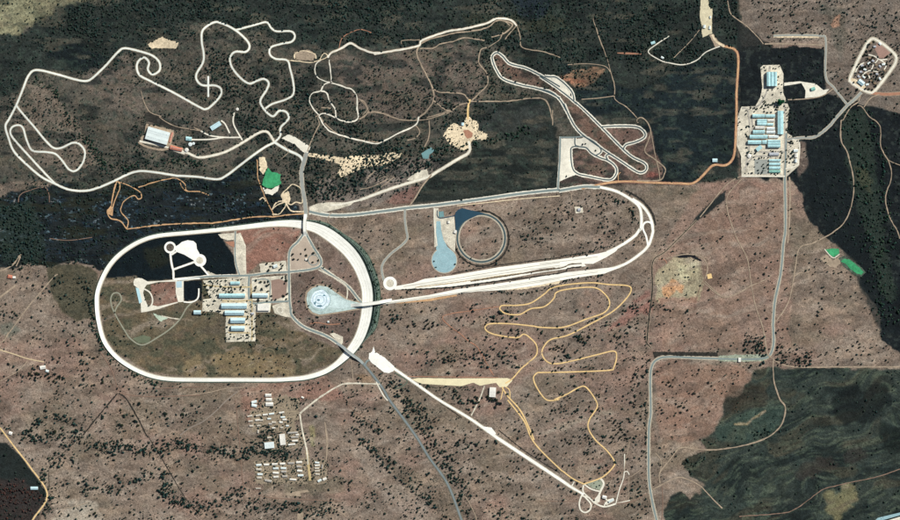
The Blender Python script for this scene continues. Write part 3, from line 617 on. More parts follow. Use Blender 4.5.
for s in ('245,160 300,175 345,205 410,200', '300,175 330,200 290,250 270,300', '130,330 160,260 210,230', '345,205 400,250 370,310', '190,340 250,300 330,310', '250,340 260,400 200,430'):
    track('estate_lane', T(840, 36, KT, s), 1.1, M_PAD)
sheet('gravel_pad', t(700, 0, '650,335 680,345 720,375 700,395 672,372 648,352'), M_SAND, z=0.7, rag=0.2)
sheet('gravel_pad', T(840, 36, KT, '320,60 420,90 440,140 380,190 340,190 300,110'), mat('pink_soil', C(150, 122, 110), 0.16), z=0.4, rag=0.3)
track('dirt_road', t(700, 0, '740,402 800,408 867,405 900,402'), 2.8, M_RED, M_TAN, 1.0)
track('dirt_trail', t(700, 0, '700,400 685,440 650,468 620,520') + e('612,45 612,130 640,190 665,300 660,400 630,480 590,520') + t(700, 220, '550,70 490,100 430,125 410,230 385,350 330,440'), 1.1, M_TAN, wobble=0.4)
track('dirt_trail', t(700, 0, '710,465 740,425 780,408'), 1.0, M_TAN); track('dirt_trail', t(700, 0, '680,458 700,462 735,505') + e('780,70 785,160 820,230 830,290 805,380 820,460 850,515') + t(700, 220, '867,80'), 0.9, M_TAN, wobble=0.5)
track('dirt_trail', e('785,165 815,215 870,240'), 0.7, M_TAN)
track('avenue', e('374,100 372,180 368,300 370,400 370,520') + t(700, 220, '362,100 350,230 325,350 317,450') + t(700, 320, '318,40 318,110 300,155 260,168 170,170 0,165') + t(540, 320, '560,160 510,170 485,200 478,260 480,400') + t(540, 400, '472,130 472,330 485,430 505,520 510,545'), 1.7, M_ASPH, M_SHO, 2.0)
ribbon('dirt_strip', e('388,290 390,400 385,520') + t(700, 220, '380,100'), 1.6, M_TAN, z=0.35, ragged=0.3)
track('road', e('178,287 280,287 368,287'), 1.3, M_PAD)
track('road', e('370,255 420,240 428,215 430,140 400,128'), 1.2, M_PAD)
BB = t(540, 220, '680,0 550,130 490,180 487,300 470,450 465,520') + t(540, 320, '463,100 480,120')
ribbon('dirt_lane', BB, 2.0, M_TAN, z=0.4, ragged=0.2); ribbon('burnt_break', BB, [0.8, 0.8, 1.0, 1.3, 1.3, 1.0, 1.0, 0.9], M_BURN, z=0.9, ragged=0.3)
sheet('burnt_break', t(540, 320, '490,138 770,140 768,158 600,156 560,152 520,155 495,165'), M_BURN, z=0.4, rag=0.5)
sheet('gravel_pad', t(700, 320, '80,155 160,150 300,150 300,165 270,178 160,182 80,178'), mat('mossy_gravel', C(140, 148, 130), 0.4, (5, 16)), z=0.42, rag=0.5, mark=False)
for s in ('130,0 160,80 205,170 222,280 240,370 270,460 280,510', '222,285 110,335 20,275', '222,285 270,265 310,240', '410,245 430,230 445,228'): track('dirt_trail', t(700, 220, s), 0.9, M_TAN, wobble=0.3)
for s in ('180,285 110,330 0,465', '180,300 120,370 120,440 145,520'): track('dirt_trail', e(s), 0.9, M_TAN, wobble=0.3)
track('dirt_trail', t(700, 320, '280,60 290,140 310,165'), 1.4, M_TAN)
track('dirt_trail', t(700, 320, '318,165 320,260 345,340 370,380 355,450 300,505') + t(700, 400, '200,195 80,215 0,215') + t(540, 400, '610,208 570,250 520,315 520,360'), 1.2, M_TAN, wobble=0.3)
track('dirt_trail', t(540, 400, '490,388 520,372 580,342 620,338 690,370 740,420 790,470'), 1.1, M_TAN, wobble=0.3)
track('boundary_trail', t(700, 320, '318,172 370,197 450,205 600,204 867,204 960,204'), 1.2, M_TAN, wobble=0.3)
track('dirt_trail', t(700, 400, '170,505 350,492 420,470 500,410 540,385 640,360'), 0.8, M_FAINT, wobble=0.4); track('dirt_trail', t(700, 400, '640,360 760,335 867,300'), 0.8, M_FAINT, wobble=0.4)
sheet('canal', t(700, 400, '770,512 867,488 960,465 960,485 867,500 790,522 760,522'), M_TEAL, z=0.6, mark=False)
sheet('gravel_pad', t(700, 400, '790,530 867,506 960,490 960,540'), M_PAD, z=0.4)
sheet('pond', t(700, 220, '545,128 572,123 602,125 604,145 580,161 562,150'), M_POND, z=0.8, rag=0.1)
sheet('pond', t(700, 220, '610,180 625,168 650,172 690,205 710,226 700,237 680,232 650,212 632,190'), M_POND, z=0.8, rag=0.2)
ribbon('pond_bank', t(700, 220, '540,126 560,150 580,164 605,148'), 0.8, M_PAD, z=0.5); sheet('sand_patch', t(700, 220, '520,165 545,150 575,175 600,160 612,185 585,208 545,195'), M_TAN, z=0.35, rag=0.6, mark=False)
sheet('pond_bank', t(700, 220, '600,165 625,155 690,195 720,228 700,245 670,240 620,200'), M_BANK, z=0.4, rag=0.3)
ribbon('dam_wall', T(640, 245, 8, '210,110 260,95 350,75 430,78 490,95 530,140 540,200 520,270'), 1.1, M_TAN, z=0.7)
sheet('sand_patch', T(640, 245, 8, '535,235 570,228 578,265 545,272'), M_YEL, z=0.6, rag=0.2)
ribbon('dirt_trail', T(640, 245, 8, '520,290 560,330 640,400'), 0.8, M_TAN); ribbon('dirt_trail', T(640, 245, 8, '150,112 200,120 215,150'), 0.7, M_RED)
ribbon('dirt_trail', T(640, 245, 8, '520,270 480,340 450,440'), 0.6, M_FAINT)
# dirt handling tracks in the south
Y1 = (t(360, 220, '605,385 612,372 640,370 680,370 740,360 800,320') + t(540, 220, '50,295 120,280 220,272 300,280 380,285 395,305 370,345 310,400 200,460 120,500 50,517') + t(540, 320, '20,110 8,145 30,180 70,190 150,175 250,150 320,135 332,160 320,205 300,218 150,225 0,228') + t(360, 320, '770,228 752,250 765,290 800,340 830,350 867,343') + t(540, 320, '60,347 120,320 170,292 200,292 240,345 247,380 215,430 210,470 240,520') + t(540, 400, '290,220 322,265 318,290 270,335 190,365'))
track('gravel_handling_track', Y1, 1.3, M_YEL)
Y2 = t(360, 220, '605,385 630,405 690,410 740,385 800,375 840,340') + t(540, 220, '70,315 120,300 230,292 280,320 302,360 280,400 200,430 100,465 0,465') + t(360, 220, '750,460 650,450 565,450 542,465 555,485 600,500 680,510 710,495') + t(360, 320, '740,80 765,110 765,150 730,185 700,210 660,255 630,275')
track('gravel_handling_track', Y2, 1.3, M_YEL)
track('gravel_handling_track', t(360, 320, '730,185 770,165 790,140'), 0.8, M_TAN)
track('dirt_trail', t(360, 220, '605,375 500,390 380,410 360,430 400,470 430,490') + t(360, 320, '470,90 510,120 550,190 580,240'), 0.9, M_RED, wobble=0.4)
sheet('dirt_strip', t(360, 320, '222,258 250,252 400,254 640,252 662,262 635,290 605,292 590,272 520,285 490,272 440,287 400,285 270,277'), mat('cream_gravel', C(218, 208, 172), 0.1), z=0.6, rag=0.12)
ribbon('dirt_strip', t(360, 320, '200,245 400,247 600,250'), 0.7, M_RED, z=0.4)
for s, w_ in (('615,290 640,330 700,400 755,520', 1.4), ('650,345 648,305 630,290', 0.9), ('610,345 618,310 620,290', 0.9)): track('gravel_handling_track', t(360, 320, s), w_, M_YEL)
track('gravel_handling_track', t(360, 400, '640,0 710,90 740,160 780,215 867,300') + t(540, 400, '100,310 140,340 190,365'), 1.3, M_YEL)
track('service_road', t(360, 320, '540,285 520,340 500,380 482,415'), 1.3, M_YARD)
sheet('test_strip_pad', T(290, 320, 7.43, '588,248 610,235 622,196 632,238 655,250 700,278 745,318 775,345 780,365 765,382 735,396 700,390 650,352 600,312 585,288'), M_WHITE, z=0.6, rag=0.15)
track('test_strip', t(360, 320, '120,192 240,275 340,345 480,430 600,515') + t(360, 400, '600,168 867,345') + t(540, 400, '130,375 190,410'), [2.2, 2.2, 2.0, 2.2, 2.6, 2.8, 2.6, 2.2, 1.6], M_WHITE, M_SHO, 1.5)
sheet('gravel_pad', t(360, 400, '535,115 570,120 590,145 580,158 550,140'), M_WHITE, z=0.7)
ribbon('dark_verge', t(360, 320, '270,305 400,395 440,425'), 0.9, M_BURN, z=0.35, ragged=0.4); ribbon('dark_verge', t(360, 400, '600,130 720,225 867,318'), 0.9, M_BURN, z=0.35, ragged=0.4)
def f(s): return T(560, 450, 7.43, s)
for s, w_ in (('165,340 180,345 215,355 260,395 330,422 415,400', 1.6), ('165,330 145,385 150,440 185,465 222,445 228,400 180,345', 1.5), ('300,210 325,250 300,310 270,385', 2.0), ('180,255 230,290 300,310', 1.4), ('175,262 172,310 215,355', 1.4), ('105,235 85,275', 1.3), ('415,400 440,300 475,190 480,30', 1.0), ('475,165 500,160 515,185', 0.9), ('415,400 520,375', 0.9), ('330,415 340,395 400,365', 1.2)):
    track('service_road', f(s), w_, M_PAD)
sheet('gravel_pad', f('250,375 290,325 300,340 295,385 268,400'), M_PAD, z=0.6); sheet('gravel_pad', f('305,345 340,340 350,370 395,358 402,378 345,412 330,392 350,380'), M_PAD, z=0.6, rag=0.15)
sheet('gravel_pad', f('195,252 295,212 318,255 300,300 240,285'), mat('grass_gravel', C(140, 146, 128), 0.15), z=0.35, rag=0.1, mark=False)
track('dirt_trail', t(540, 400, '330,450 400,440 440,420 465,405'), 0.9, M_FAINT); track('dirt_trail', t(540, 400, '365,310 375,240 390,180'), 0.8, M_TAN); track('dirt_trail', t(540, 400, '0,440 170,440'), 0.7, M_FAINT)
track('dirt_trail', t(540, 400, '440,300 400,330 385,340 385,430'), 0.6, M_TAN); track('dirt_trail', t(540, 400, '500,230 525,265 520,320'), 0.9, M_TAN); track('dirt_trail', t(540, 400, '530,380 532,450 528,520'), 0.8, M_FAINT)
# central estate
def g(s): return t(180, 220, s)
sheet('yard', g('100,262 300,245 305,350 330,360 325,480 330,545') + t(180, 320, '328,92 198,96 198,0') + g('200,415 160,400 95,395 100,345 130,340'), M_YARD, z=0.4, rag=0.2, mark=False)
sheet('yard', g('310,250 470,240 470,350 310,350'), M_YARD, z=0.4, rag=0.2, mark=False)
sheet('lawn', g('395,262 430,255 465,270 460,330 400,350'), mat('pink_soil2', C(140, 118, 106), 0.14), z=0.55)
sheet('lawn', g('345,190 460,175 462,225 350,230'), M_YARD, z=0.4, rag=0.3, mark=False)
sheet('gravel_pad', g('242,60 262,55 285,110 288,235 250,235 242,160'), M_YARD, z=0.45)
sheet('gravel_pad', g('165,62 238,55 238,85 205,88 178,78'), M_YARD, z=0.45); sheet('bare_soil', g('195,95 235,92 238,120 215,110'), M_RED, z=0.45)
sheet('gravel_pad', g('330,360 395,358 390,400 330,400'), M_PAD, z=0.5)
sheet('gravel_pad', g('400,372 440,358 478,362 480,400 500,425 455,420 410,405'), M_YARD, z=0.5); ribbon('gravel_ring', circ(180 + 433 / K, 220 + 390 / K, 3.0, 24), 0.7, M_PAD, z=0.8, closed=True)
sheet('island', g('540,60 575,125 605,180 600,205 560,212 475,220 475,135 510,95'), mat('bleached_soil', C(170, 156, 140), 0.12), z=0.4, mark=False)
AS = lambda s, w_=1.8, sh=1.4: track('road', g(s), w_, M_ASPH, M_YARD, sh)
AS('0,260 130,245 300,240 380,230 470,225'); AS('470,225 560,215 605,200 610,170 580,120 545,55 543,30'); AS('543,30 535,60 510,95 476,135 472,225'); SE0 = g('480,385') + [(291, 314)] + T(290, 320, 7.43, '50,10 120,60 270,120 380,190')
AS('472,225 475,350 480,385', 2.0)
track('road', SE0, 2.0, M_ASPH, M_YARD, 1.8)
AS('300,240 305,352 380,356 470,352', 1.8, 0.8); AS('610,205 660,240 730,290 785,355 830,372', 1.6, 2.0); AS('240,48 240,170 258,238', 1.2, 1.2)
track('road', g('600,215 700,268 725,300 720,350 700,355'), 1.3, M_YARD)
ribbon('turning_circle', circ(180 + 578 / K, 220 + 173 / K, 5.2, 30), 0.8, M_ASPH, z=0.95, closed=True)
AS('313,262 385,262 388,345', 0.9, 0.3)
sk = g('548,345 553,315 575,295 605,284 640,290 680,318 720,345 790,362 800,378 700,396 640,405 605,410 575,400 555,378')
sheet('skid_pan_verge', g('540,345 545,312 570,288 605,276 645,284 690,312 730,342 800,358 800,385 700,402 640,412 600,418 568,406 548,382'), M_TAN, z=0.4)
sheet('skid_pan', sk, mat('basalt_tiles', C(166, 184, 180), 0.26, (5, 26)), z=0.9)
sheet('wet_surface', [(q[0] + (rng.random() - 0.5) * 1.2, q[1] + (rng.random() - 0.5) * 1.2) for q in circ(320.5, 299.4, 9.4, 34)], mat('wet_sheet', C(206, 222, 230), 0.2, (5, 22)), z=1.25, smooth=True)
sheet('wet_surface', g('640,320 680,330 720,352 760,362 780,372 700,385 640,380 655,350'), mat('wet_sheet2', C(184, 202, 200), 0.2), z=1.25)
for q_ in (4.2, 7.0, 10.6): ribbon('basalt_ring', circ(319.8, 299.6, q_, 50), 0.45, mat('ring_line', C(150, 178, 180), 0.2), z=1.62, closed=True, mark=False)
for (a, b, r1, r2) in ((318.5, 300, 1.5, 1.0), (319.5, 306, 2.6, 1.1), (315, 303, 1.0, 1.6), (324, 295.5, 1.3, 0.7)):
    sheet('damp_patch', [(a + r1 * math.cos(x) * (0.8 + 0.4 * rng.random()), b + r2 * math.sin(x) * (0.8 + 0.4 * rng.random())) for x in np.linspace(0, 6.28, 14, endpoint=False)], mat('damp_tiles', C(84, 120, 132), 0.2), z=1.6)
def k1(s): return T(130, 220, 8.67, s)
sheet('brake_pad', k1('385,235 420,215 450,190 500,175 550,182 575,205 580,250 600,285 610,320 560,355 545,345 470,300 400,275'), M_WHITE, z=0.9)
ribbon('turning_circle', circ(130 + 348 / 8.67, 220 + 238 / 8.67, 4.9, 36), 2.0, M_WHITE, z=1.25, closed=True)
sheet('gravel_pad', circ(130 + 348 / 8.67, 220 + 238 / 8.67, 4.0), mat('rubble', C(84, 78, 70), 0.6, (5, 12)), z=0.5)
sheet('turning_circle', circ(130 + 607 / 8.67, 220 + 350 / 8.67, 6.2, 36), M_WHITE, z=1.25); sheet('turning_circle_centre', circ(130 + 605 / 8.67, 220 + 350 / 8.67, 3.4), M_YARD, z=1.6)
TW = lambda s, w_=1.7: track('paved_lane', s, w_, M_WHITE, M_SHO, 0.5)
TW(k1('350,280 355,340 365,400 375,440 378,515'), 1.8); TW(k1('375,430 430,410 500,385 570,360')); TW(k1('360,300 400,275'), 1.4); TW(k1('610,395 650,440 680,480'), 1.6)
sheet('gravel_pad', k1('670,440 760,480 740,490 680,500 665,490'), M_YARD, z=0.5)
TW(k1('378,515 480,505 600,495 700,488 867,480'), 1.8)
def k2(s): return T(120, 270, 10.84, s)
sheet('apron', k2('145,130 160,95 200,85 240,92 300,125 400,120 580,105 620,105 620,125 420,130 290,160 262,200 252,250 262,290 280,340 300,385 320,400 345,380 410,395 500,375 620,345 630,355 500,395 430,420 300,450 230,460 225,380 200,200 150,165'), M_PAD, z=0.6, mark=True)
ribbon('gravel_lane', k2('262,205 320,240 350,300 350,360 320,410'), 1.4, M_PAD, z=1.0)
sheet('apron', k2('600,120 690,110 690,345 630,350 605,250'), M_PAD, z=0.65); sheet('paved_square', k2('610,125 670,120 670,190 612,192'), mat('blue_paving', C(170, 196, 204), 0.06), z=1.0)
TW(k2('690,345 760,350 820,330 850,290 855,200'), 1.2); TW(k2('600,105 720,98 867,90'), 1.4)
sheet('test_slope', k2('170,190 205,198 240,345 210,365 190,280'), mat('blue_slope', C(172, 208, 214), 0.06), z=1.0)
sheet('gravel_pad', k2('360,470 420,490 520,510 510,530 440,560 400,530'), mat('pale_green_gravel', C(172, 188, 168), 0.2), z=0.5, rag=0.4)
track('service_road', t(0, 220, '700,415 740,425 780,430'), 1.0, M_YARD)
track('inner_road', t(0, 220, '840,352 810,380 780,430 740,470 690,505') + t(0, 320, '620,108 570,85 540,45') + t(0, 220, '495,400 480,350 490,320 515,318 526,345 505,380 495,405'), 1.4, mat('green_grey_road', C(136, 137, 120), 0.1))
sheet('gravel_pad', t(0, 320, '575,80 620,65 655,75 645,100 600,100'), mat('olive_gravel', C(96, 104, 84), 0.15), z=0.35)
ribbon('dirt_ring', circ(180 + 388 / K, 320 + 150 / K, 5.5, 30), 1.2, mat('pale_olive', C(106, 98, 78), 0.15), z=0.35, closed=True, mark=False)
sheet('gravel_pad', T(265, 275, 6.67, '430,392 460,385 520,412 520,455 505,460'), M_YARD, z=0.45)
track('trail', T(265, 275, 6.67, '300,325 350,318 430,330 500,325'), 0.9, M_RED)
track('diagonal_road', T(290, 320, 7.43, '380,190 440,240 520,300 600,390 690,510') + t(360, 320, '130,350 190,430 250,515') + t(360, 400, '300,250 380,365 440,520 448,545'), [1.9, 1.9, 1.9, 1.9, 1.8, 1.8, 1.8, 1.7, 1.7, 1.7, 1.7, 1.7], mat('blue_grey_road', C(116, 126, 128), 0.1), mat('dim_shoulder', C(104, 104, 92), 0.2), 1.6)
ribbon('dirt_strip', t(360, 320, '70,268 100,325 120,350'), 1.2, M_PAD, z=0.6); track('service_road', T(290, 320, 7.43, '560,330 572,305 592,300'), 1.8, M_ASPH)
track('service_road', t(360, 320, '150,228 195,255 205,268 180,290 150,300'), 1.2, mat('dim_green', C(86, 96, 84), 0.2))
track('service_road', t(180, 320, '520,405 600,340 690,285 740,275 867,278'), 1.5, M_YARD, wobble=0.2)
track('service_road', t(180, 400, '520,60 530,130 550,220 555,280'), 1.6, M_YARD); ribbon('service_road', t(180, 400, '550,220 558,290 565,350'), 2.6, mat('ochre_dirt', C(178, 160, 118), 0.15), z=0.6, ragged=0.2)
ribbon('dirt_strip', t(180, 400, '628,95 636,160 638,200 634,262'), [1, 1.8, 1.8, 1.0], M_TAN, z=0.5, ragged=0.25)
track('trail', t(180, 320, '740,165 752,270'), 0.8, M_TAN)
sheet('sand_patch', t(180, 400, '450,408 510,395 555,388 560,398 520,405 530,420 500,415 470,418'), M_TAN, rag=0.4); sheet('sand_patch', t(180, 400, '510,490 530,485 540,520 508,520'), M_TAN, rag=0.3)
track('trail', t(180, 320, '250,310 200,350 150,400 100,440 40,470 0,500'), 1.2, mat('dusty_path', C(128, 118, 108), 0.15)); track('trail', t(180, 320, '0,330 120,315 200,297 280,292'), 0.8, M_TAN)
track('trail', t(0, 320, '520,318 600,330 700,332 867,325'), 0.9, M_FAINT); track('trail', t(0, 320, '430,130 480,210 515,310'), 1.0, M_FAINT, wobble=0.4); track('trail', t(0, 320, '640,298 867,290'), 0.7, M_FAINT)
track('fence_path', t(180, 400, '240,0 255,150 270,330 280,430'), 0.7, M_FAINT); track('trail', t(180, 400, '330,410 400,425 600,435 700,440'), 0.7, M_FAINT); track('trail', t(180, 400, '640,450 720,505'), 0.7, M_TAN)
track('trail', t(360, 400, '440,400 470,440 500,500 505,520'), 0.8, M_TAN); track('trail', t(180, 320, '700,330 760,400 867,470'), 0.7, M_FAINT)
# west
track('dirt_road', t(0, 400, '0,120 60,200 130,290 205,410 145,515 120,560'), 1.2, M_YEL, M_TAN, 0.9)
track('trail', t(0, 220, '-30,360 0,335 70,282'), 1.8, M_TAN); track('trail', t(0, 220, '25,510 120,380 220,262 250,235'), 1.1, M_TAN, wobble=0.3); track('trail', t(0, 220, '70,200 90,150 60,190 20,215 0,220'), 1.2, M_TAN, wobble=0.6)
track('service_road', t(0, 320, '0,130 60,148 120,168 190,182'), 1.2, mat('cream_dirt', C(190, 172, 140), 0.12)); track('trail', t(0, 320, '0,265 80,220 120,175'), 0.7, M_TAN); track('trail', t(0, 320, '0,100 20,85 35,55'), 1.0, M_TAN)
track('trail', t(0, 110, '80,400 85,370 120,350 190,335 210,360 215,400'), 0.7, M_FAINT, wobble=0.5); track('trail', t(0, 220, '215,80 300,88 400,75'), 0.6, M_FAINT)
track('trail', t(0, 400, '230,400 300,460 280,470 240,510', ), 0.6, M_TAN); track('trail', t(0, 400, '300,470 380,445'), 0.7, M_TAN)
track('service_road', t(0, 110, '600,140 640,160 700,172 740,165'), 2.0, M_TAN, ragged=0.2)
track('dirt_trail', t(0, 0, '612,395 625,440 650,485 700,505') + t(0, 110, '690,30 760,70 867,88') + t(180, 110, '60,75 95,95'), 0.7, M_TAN, wobble=0.4)
sheet('retaining_bank', T(140, 110, 9.633, '50,25 90,20 200,70 330,130 400,170 390,200 300,180 180,135 80,110 45,60'), M_BURN, z=0.5, rag=0.3)
for s in ('450,150 470,180 440,210', '660,440 640,480 690,520'): track('trail', t(180, 110, s), 0.6, M_TAN)
sheet('gravel_pad', T(140, 110, 9.633, '60,130 100,140 320,195 330,230 300,330 420,370 470,420 420,420 250,365 120,320 20,300 0,270 40,240'), M_TAN, z=0.4, rag=0.5)
# narrow burnt fire breaks (dark hedge-like lines)
for s, oy in (('510,318 440,400 360,500', 320), ('515,318 550,345 600,430 640,510', 320)): ribbon('burnt_break', t(0, oy, s), 1.3, M_BURN, z=0.5, ragged=0.4)
ribbon('burnt_break', t(0, 400, '350,160 280,225 215,290 215,380'), 0.7, M_BURN, z=0.5, ragged=0.5); ribbon('burnt_break', t(0, 400, '640,155 690,235 800,420 867,500'), 0.8, M_BURN, z=0.5, ragged=0.4)

# ------------------------------------------------------------------ buildings
M_WALL = mat('plaster_wall', C(206, 198, 182), 0.08, (2, 8)); M_WALL2 = mat('brick_wall', C(150, 110, 92), 0.12, (2, 8)); M_STEELW = mat('sheet_wall', C(176, 186, 188), 0.08, (2, 8))
RF = {'cyan': mat('cyan_sheet_roof', C(158, 198, 201), 0.18, (4, 14, 60), rough=0.6), 'white': mat('white_sheet_roof', C(214, 212, 202), 0.14, (4, 25), rough=0.6),
      'pale': mat('pale_sheet_roof', C(205, 216, 214), 0.09, (4, 25), rough=0.6), 'dull': mat('dull_sheet_roof', C(186, 180, 166), 0.15, (3, 12)), 'dull2': mat('worn_sheet_roof', C(164, 160, 152), 0.18, (3, 12)), 'grey': mat('grey_sheet_roof', C(166, 170, 176), 0.1, (4, 25)),
      'red': mat('red_tile_roof', C(182, 116, 94), 0.2, (3, 12)), 'green': mat('green_sheet_roof', C(120, 176, 164), 0.12, (4, 25)), 'thatch': mat('thatch_roof', C(128, 112, 92), 0.2, (2, 9)),
      'big': mat('pale_blue_sheet_roof', C(180, 210, 216), 0.12, (5, 40), rough=0.55)}
M_GLASS = mat('window_glass', C(50, 62, 70), 0.1, (3, 9), rough=0.15, spec=0.6); M_DOOR = mat('door_paint', C(96, 100, 104), 0.1, (2, 6)); M_CAP = mat('ridge_sheet', C(176, 190, 192), 0.1, (2, 8))
M_SKYL = mat('roof_light_sheet', C(180, 200, 200), 0.05, (3, 9), rough=0.4)
def boxv(x0, x1, y0, y1, z0, z1): return [(x0, y0, z0), (x1, y0, z0), (x1, y1, z0), (x0, y1, z0), (x0, y0, z1), (x1, y0, z1), (x1, y1, z1), (x0, y1, z1)]
BF = [(0, 3, 2, 1), (4, 5, 6, 7), (0, 1, 5, 4), (1, 2, 6, 5), (2, 3, 7, 6), (3, 0, 4, 7)]
class MB:
    def __init__(s): s.v = []; s.f = []
    def add(s, v, f): b = len(s.v); s.v += list(v); s.f += [tuple(i + b for i in q) for q in f]
    def box(s, *a): s.add(boxv(*a), BF)
    def build(s, name, m, parent, smooth=False): return new_obj(name, s.v, s.f, m, parent, smooth=smooth)
BOXES = []
def building(lab, cat, px, py, lw, dw, ang=0, hgt=5, roof='cyan', wall=M_WALL, bays=1, pitch=0.32, flat=False, group=None, small=False, name='building', doors=1, hip=False):
    """lw along photo x, dw along photo y (px) before turning; ang clockwise in the photo"""
    root = bpy.data.objects.new(name, None); COL.objects.link(root)
    hgt *= 1.25; z = float(relief(px, py)); root.location = (float(X(px)), float(Y(py)), z); root.rotation_euler = (0, 0, R(-ang)); label(root, lab, cat, group)
    Lx, Ly = lw * S, dw * S
    ridge_x = Lx >= Ly
    if not ridge_x and bays == 1: pass
    m = MB(); hx, hy = Lx / 2 - 0.4, Ly / 2 - 0.4
    # wall shell with gables
    m.box(-hx, hx, -hy, hy, -3, hgt)
    bw = (Ly if ridge_x else Lx) / bays
    rise = 0 if flat else bw / 2 * pitch
    def tr(u, v, z_): return (u, v, z_) if ridge_x else (v, u, z_)
    La = (Lx if ridge_x else Ly); ha = La / 2 - 0.4
    if not flat and not hip:
        for b in range(bays):
            c0 = -bw * bays / 2 + bw * (b + 0.5); q = bw / 2 - 0.4
            v = [tr(-ha, c0 - q, hgt), tr(-ha, c0 + q, hgt), tr(-ha, c0, hgt + rise * q / (bw / 2)), tr(ha, c0 - q, hgt), tr(ha, c0 + q, hgt), tr(ha, c0, hgt + rise * q / (bw / 2))]
            m.add(v, [(0, 1, 2), (3, 5, 4)])
    m.build('wall', wall, root)
    # roof
    r = MB(); th = 0.35
    for b in range(bays):
        c0 = -bw * bays / 2 + bw * (b + 0.5); e = La / 2
        if flat:
            r.box(-Lx / 2, Lx / 2, -Ly / 2, Ly / 2, hgt + 0.01, hgt + 0.5); break
        g_ = 0.12 if bays > 1 else 0
        i_ = (bw / 2 if hip else 0) * 0.9
        if i_ > e * 0.95: i_ = e * 0.95
        for sg in (-1, 1):
            v = [tr(-e, c0 + sg * (bw / 2 - g_), hgt + 0.02), tr(e, c0 + sg * (bw / 2 - g_), hgt + 0.02), tr(e - i_, c0 + sg * 0.001, hgt + rise + 0.02), tr(-e + i_, c0 + sg * 0.001, hgt + rise + 0.02)]
            v += [(a, b_, c_ + th) for a, b_, c_ in v]
            r.add(v, BF)
        if hip:
            for sg in (-1, 1):
                v = [tr(sg * e, c0 - bw / 2, hgt + 0.02), tr(sg * e, c0 + bw / 2, hgt + 0.02), tr(sg * (e - i_), c0, hgt + rise + 0.02)]
                v += [(a, b_, c_ + th) for a, b_, c_ in v]
                r.add(v, [(0, 1, 2), (3, 4, 5), (0, 1, 4, 3), (1, 2, 5, 4), (2, 0, 3, 5)])
    ro = r.build('roof', RF[roof], root); me = ro.data
    import bmesh
    bm = bmesh.new(); bm.from_mesh(me); bmesh.ops.recalc_face_normals(bm, faces=bm.faces); bm.to_mesh(me); bm.free()
    if small:
        a = MB(); a.box(-0.6, 0.6, -hy - 0.06, -hy + 0.02, 0, 2.1); a.build('door', M_DOOR, root)
    else:
        a = MB()
        if not flat:
            for b in range(bays):
                c0 = -bw * bays / 2 + bw * (b + 0.5); e = La / 2 - 0.3 - (bw * 0.45 if hip else 0)
                p0 = tr(-e, c0 - 0.45, 0); p1 = tr(e, c0 + 0.45, 0); a.box(min(p0[0], p1[0]), max(p0[0], p1[0]), min(p0[1], p1[1]), max(p0[1], p1[1]), hgt + rise + 0.25, hgt + rise + 0.62)
            a.build('ridge_cap', M_CAP, ro)
            # a row of roof ventilators on the ridge, one part each
            nv = int(La / 26)
            for i in range(min(nv, 6)):
                u = -La / 2 + La * (i + 0.5) / max(nv, 1) if nv <= 6 else -La / 2 + La * (i + 0.5) / 6
                for b in range(bays):
                    if bays > 1 and (i + b) % 2: continue
                    c0 = -bw * bays / 2 + bw * (b + 0.5); q = MB(); p = tr(u, c0, 0)
                    q.box(p[0] - 1.1, p[0] + 1.1, p[1] - 1.1, p[1] + 1.1, hgt + rise + 0.6, hgt + rise + 1.7); q.build('roof_vent', M_CAP, ro)
        else:
            for i in range(max(1, int(Lx / 14))):
                q = MB(); u = -Lx / 2 + Lx * (i + 0.5) / max(1, int(Lx / 14)); q.box(u - 1.3, u + 1.3, -1, 1, hgt + 0.5, hgt + 1.5); q.build('roof_vent', M_CAP, ro)
        nw = max(2, min(14, int(Lx / 9)))
        for sg in (-1, 1):
            for i in range(nw):
                u = -hx + 2 * hx * (i + 0.5) / nw
                if sg == -1 and i == nw // 2:
                    q = MB(); q.box(u - 1.5, u + 1.5, -hy - 0.08, -hy + 0.02, 0, min(3.6, hgt - 0.6)); q.build('door', M_DOOR, root); continue
                q = MB(); q.box(u - 1.4, u + 1.4, sg * hy - 0.06, sg * hy + 0.06, hgt * 0.4, min(hgt * 0.75, hgt * 0.4 + 2)); q.build('window', M_GLASS, root)
    rr = math.hypot(lw, dw) / 2
    ca_, sa_ = math.cos(R(ang)), math.sin(R(ang))
    P = [(px + ca_ * u * (lw / 2 + .5) - sa_ * v * (dw / 2 + .5), py + sa_ * u * (lw / 2 + .5) + ca_ * v * (dw / 2 + .5)) for u, v in ((-1, -1), (1, -1), (1, 1), (-1, 1))]
    mk_poly(P); BOXES.append(P)
    return root
def tank(lab, px, py, r, hgt, roof='pale', cat='water tank', name='water_tank', cone=0.15):
    root = bpy.data.objects.new(name, None); COL.objects.link(root); root.location = (float(X(px)), float(Y(py)), float(relief(px, py))); label(root, lab, cat)
    n = 28; rm = r * S; v = []; F = []
    for z_ in (-2, hgt):
        v += [(rm * math.cos(a), rm * math.sin(a), z_) for a in np.linspace(0, 2 * math.pi, n, endpoint=False)]
    F = [(i, (i + 1) % n, n + (i + 1) % n, n + i) for i in range(n)]
    new_obj('wall', v, F, M_STEELW, root)
    v = [((rm + 0.4) * math.cos(a), (rm + 0.4) * math.sin(a), hgt) for a in np.linspace(0, 2 * math.pi, n, endpoint=False)] + [(0, 0, hgt + rm * cone)]
    new_obj('roof', v, [(i, (i + 1) % n, n) for i in range(n)], RF[roof], root)
    q = MB(); q.box(-0.6, 0.6, -0.6, 0.6, hgt + rm * cone - 0.3, hgt + rm * cone + 0.5); q.build('hatch', M_CAP, root); mk_disc(px, py, r + 0.5)
B = building
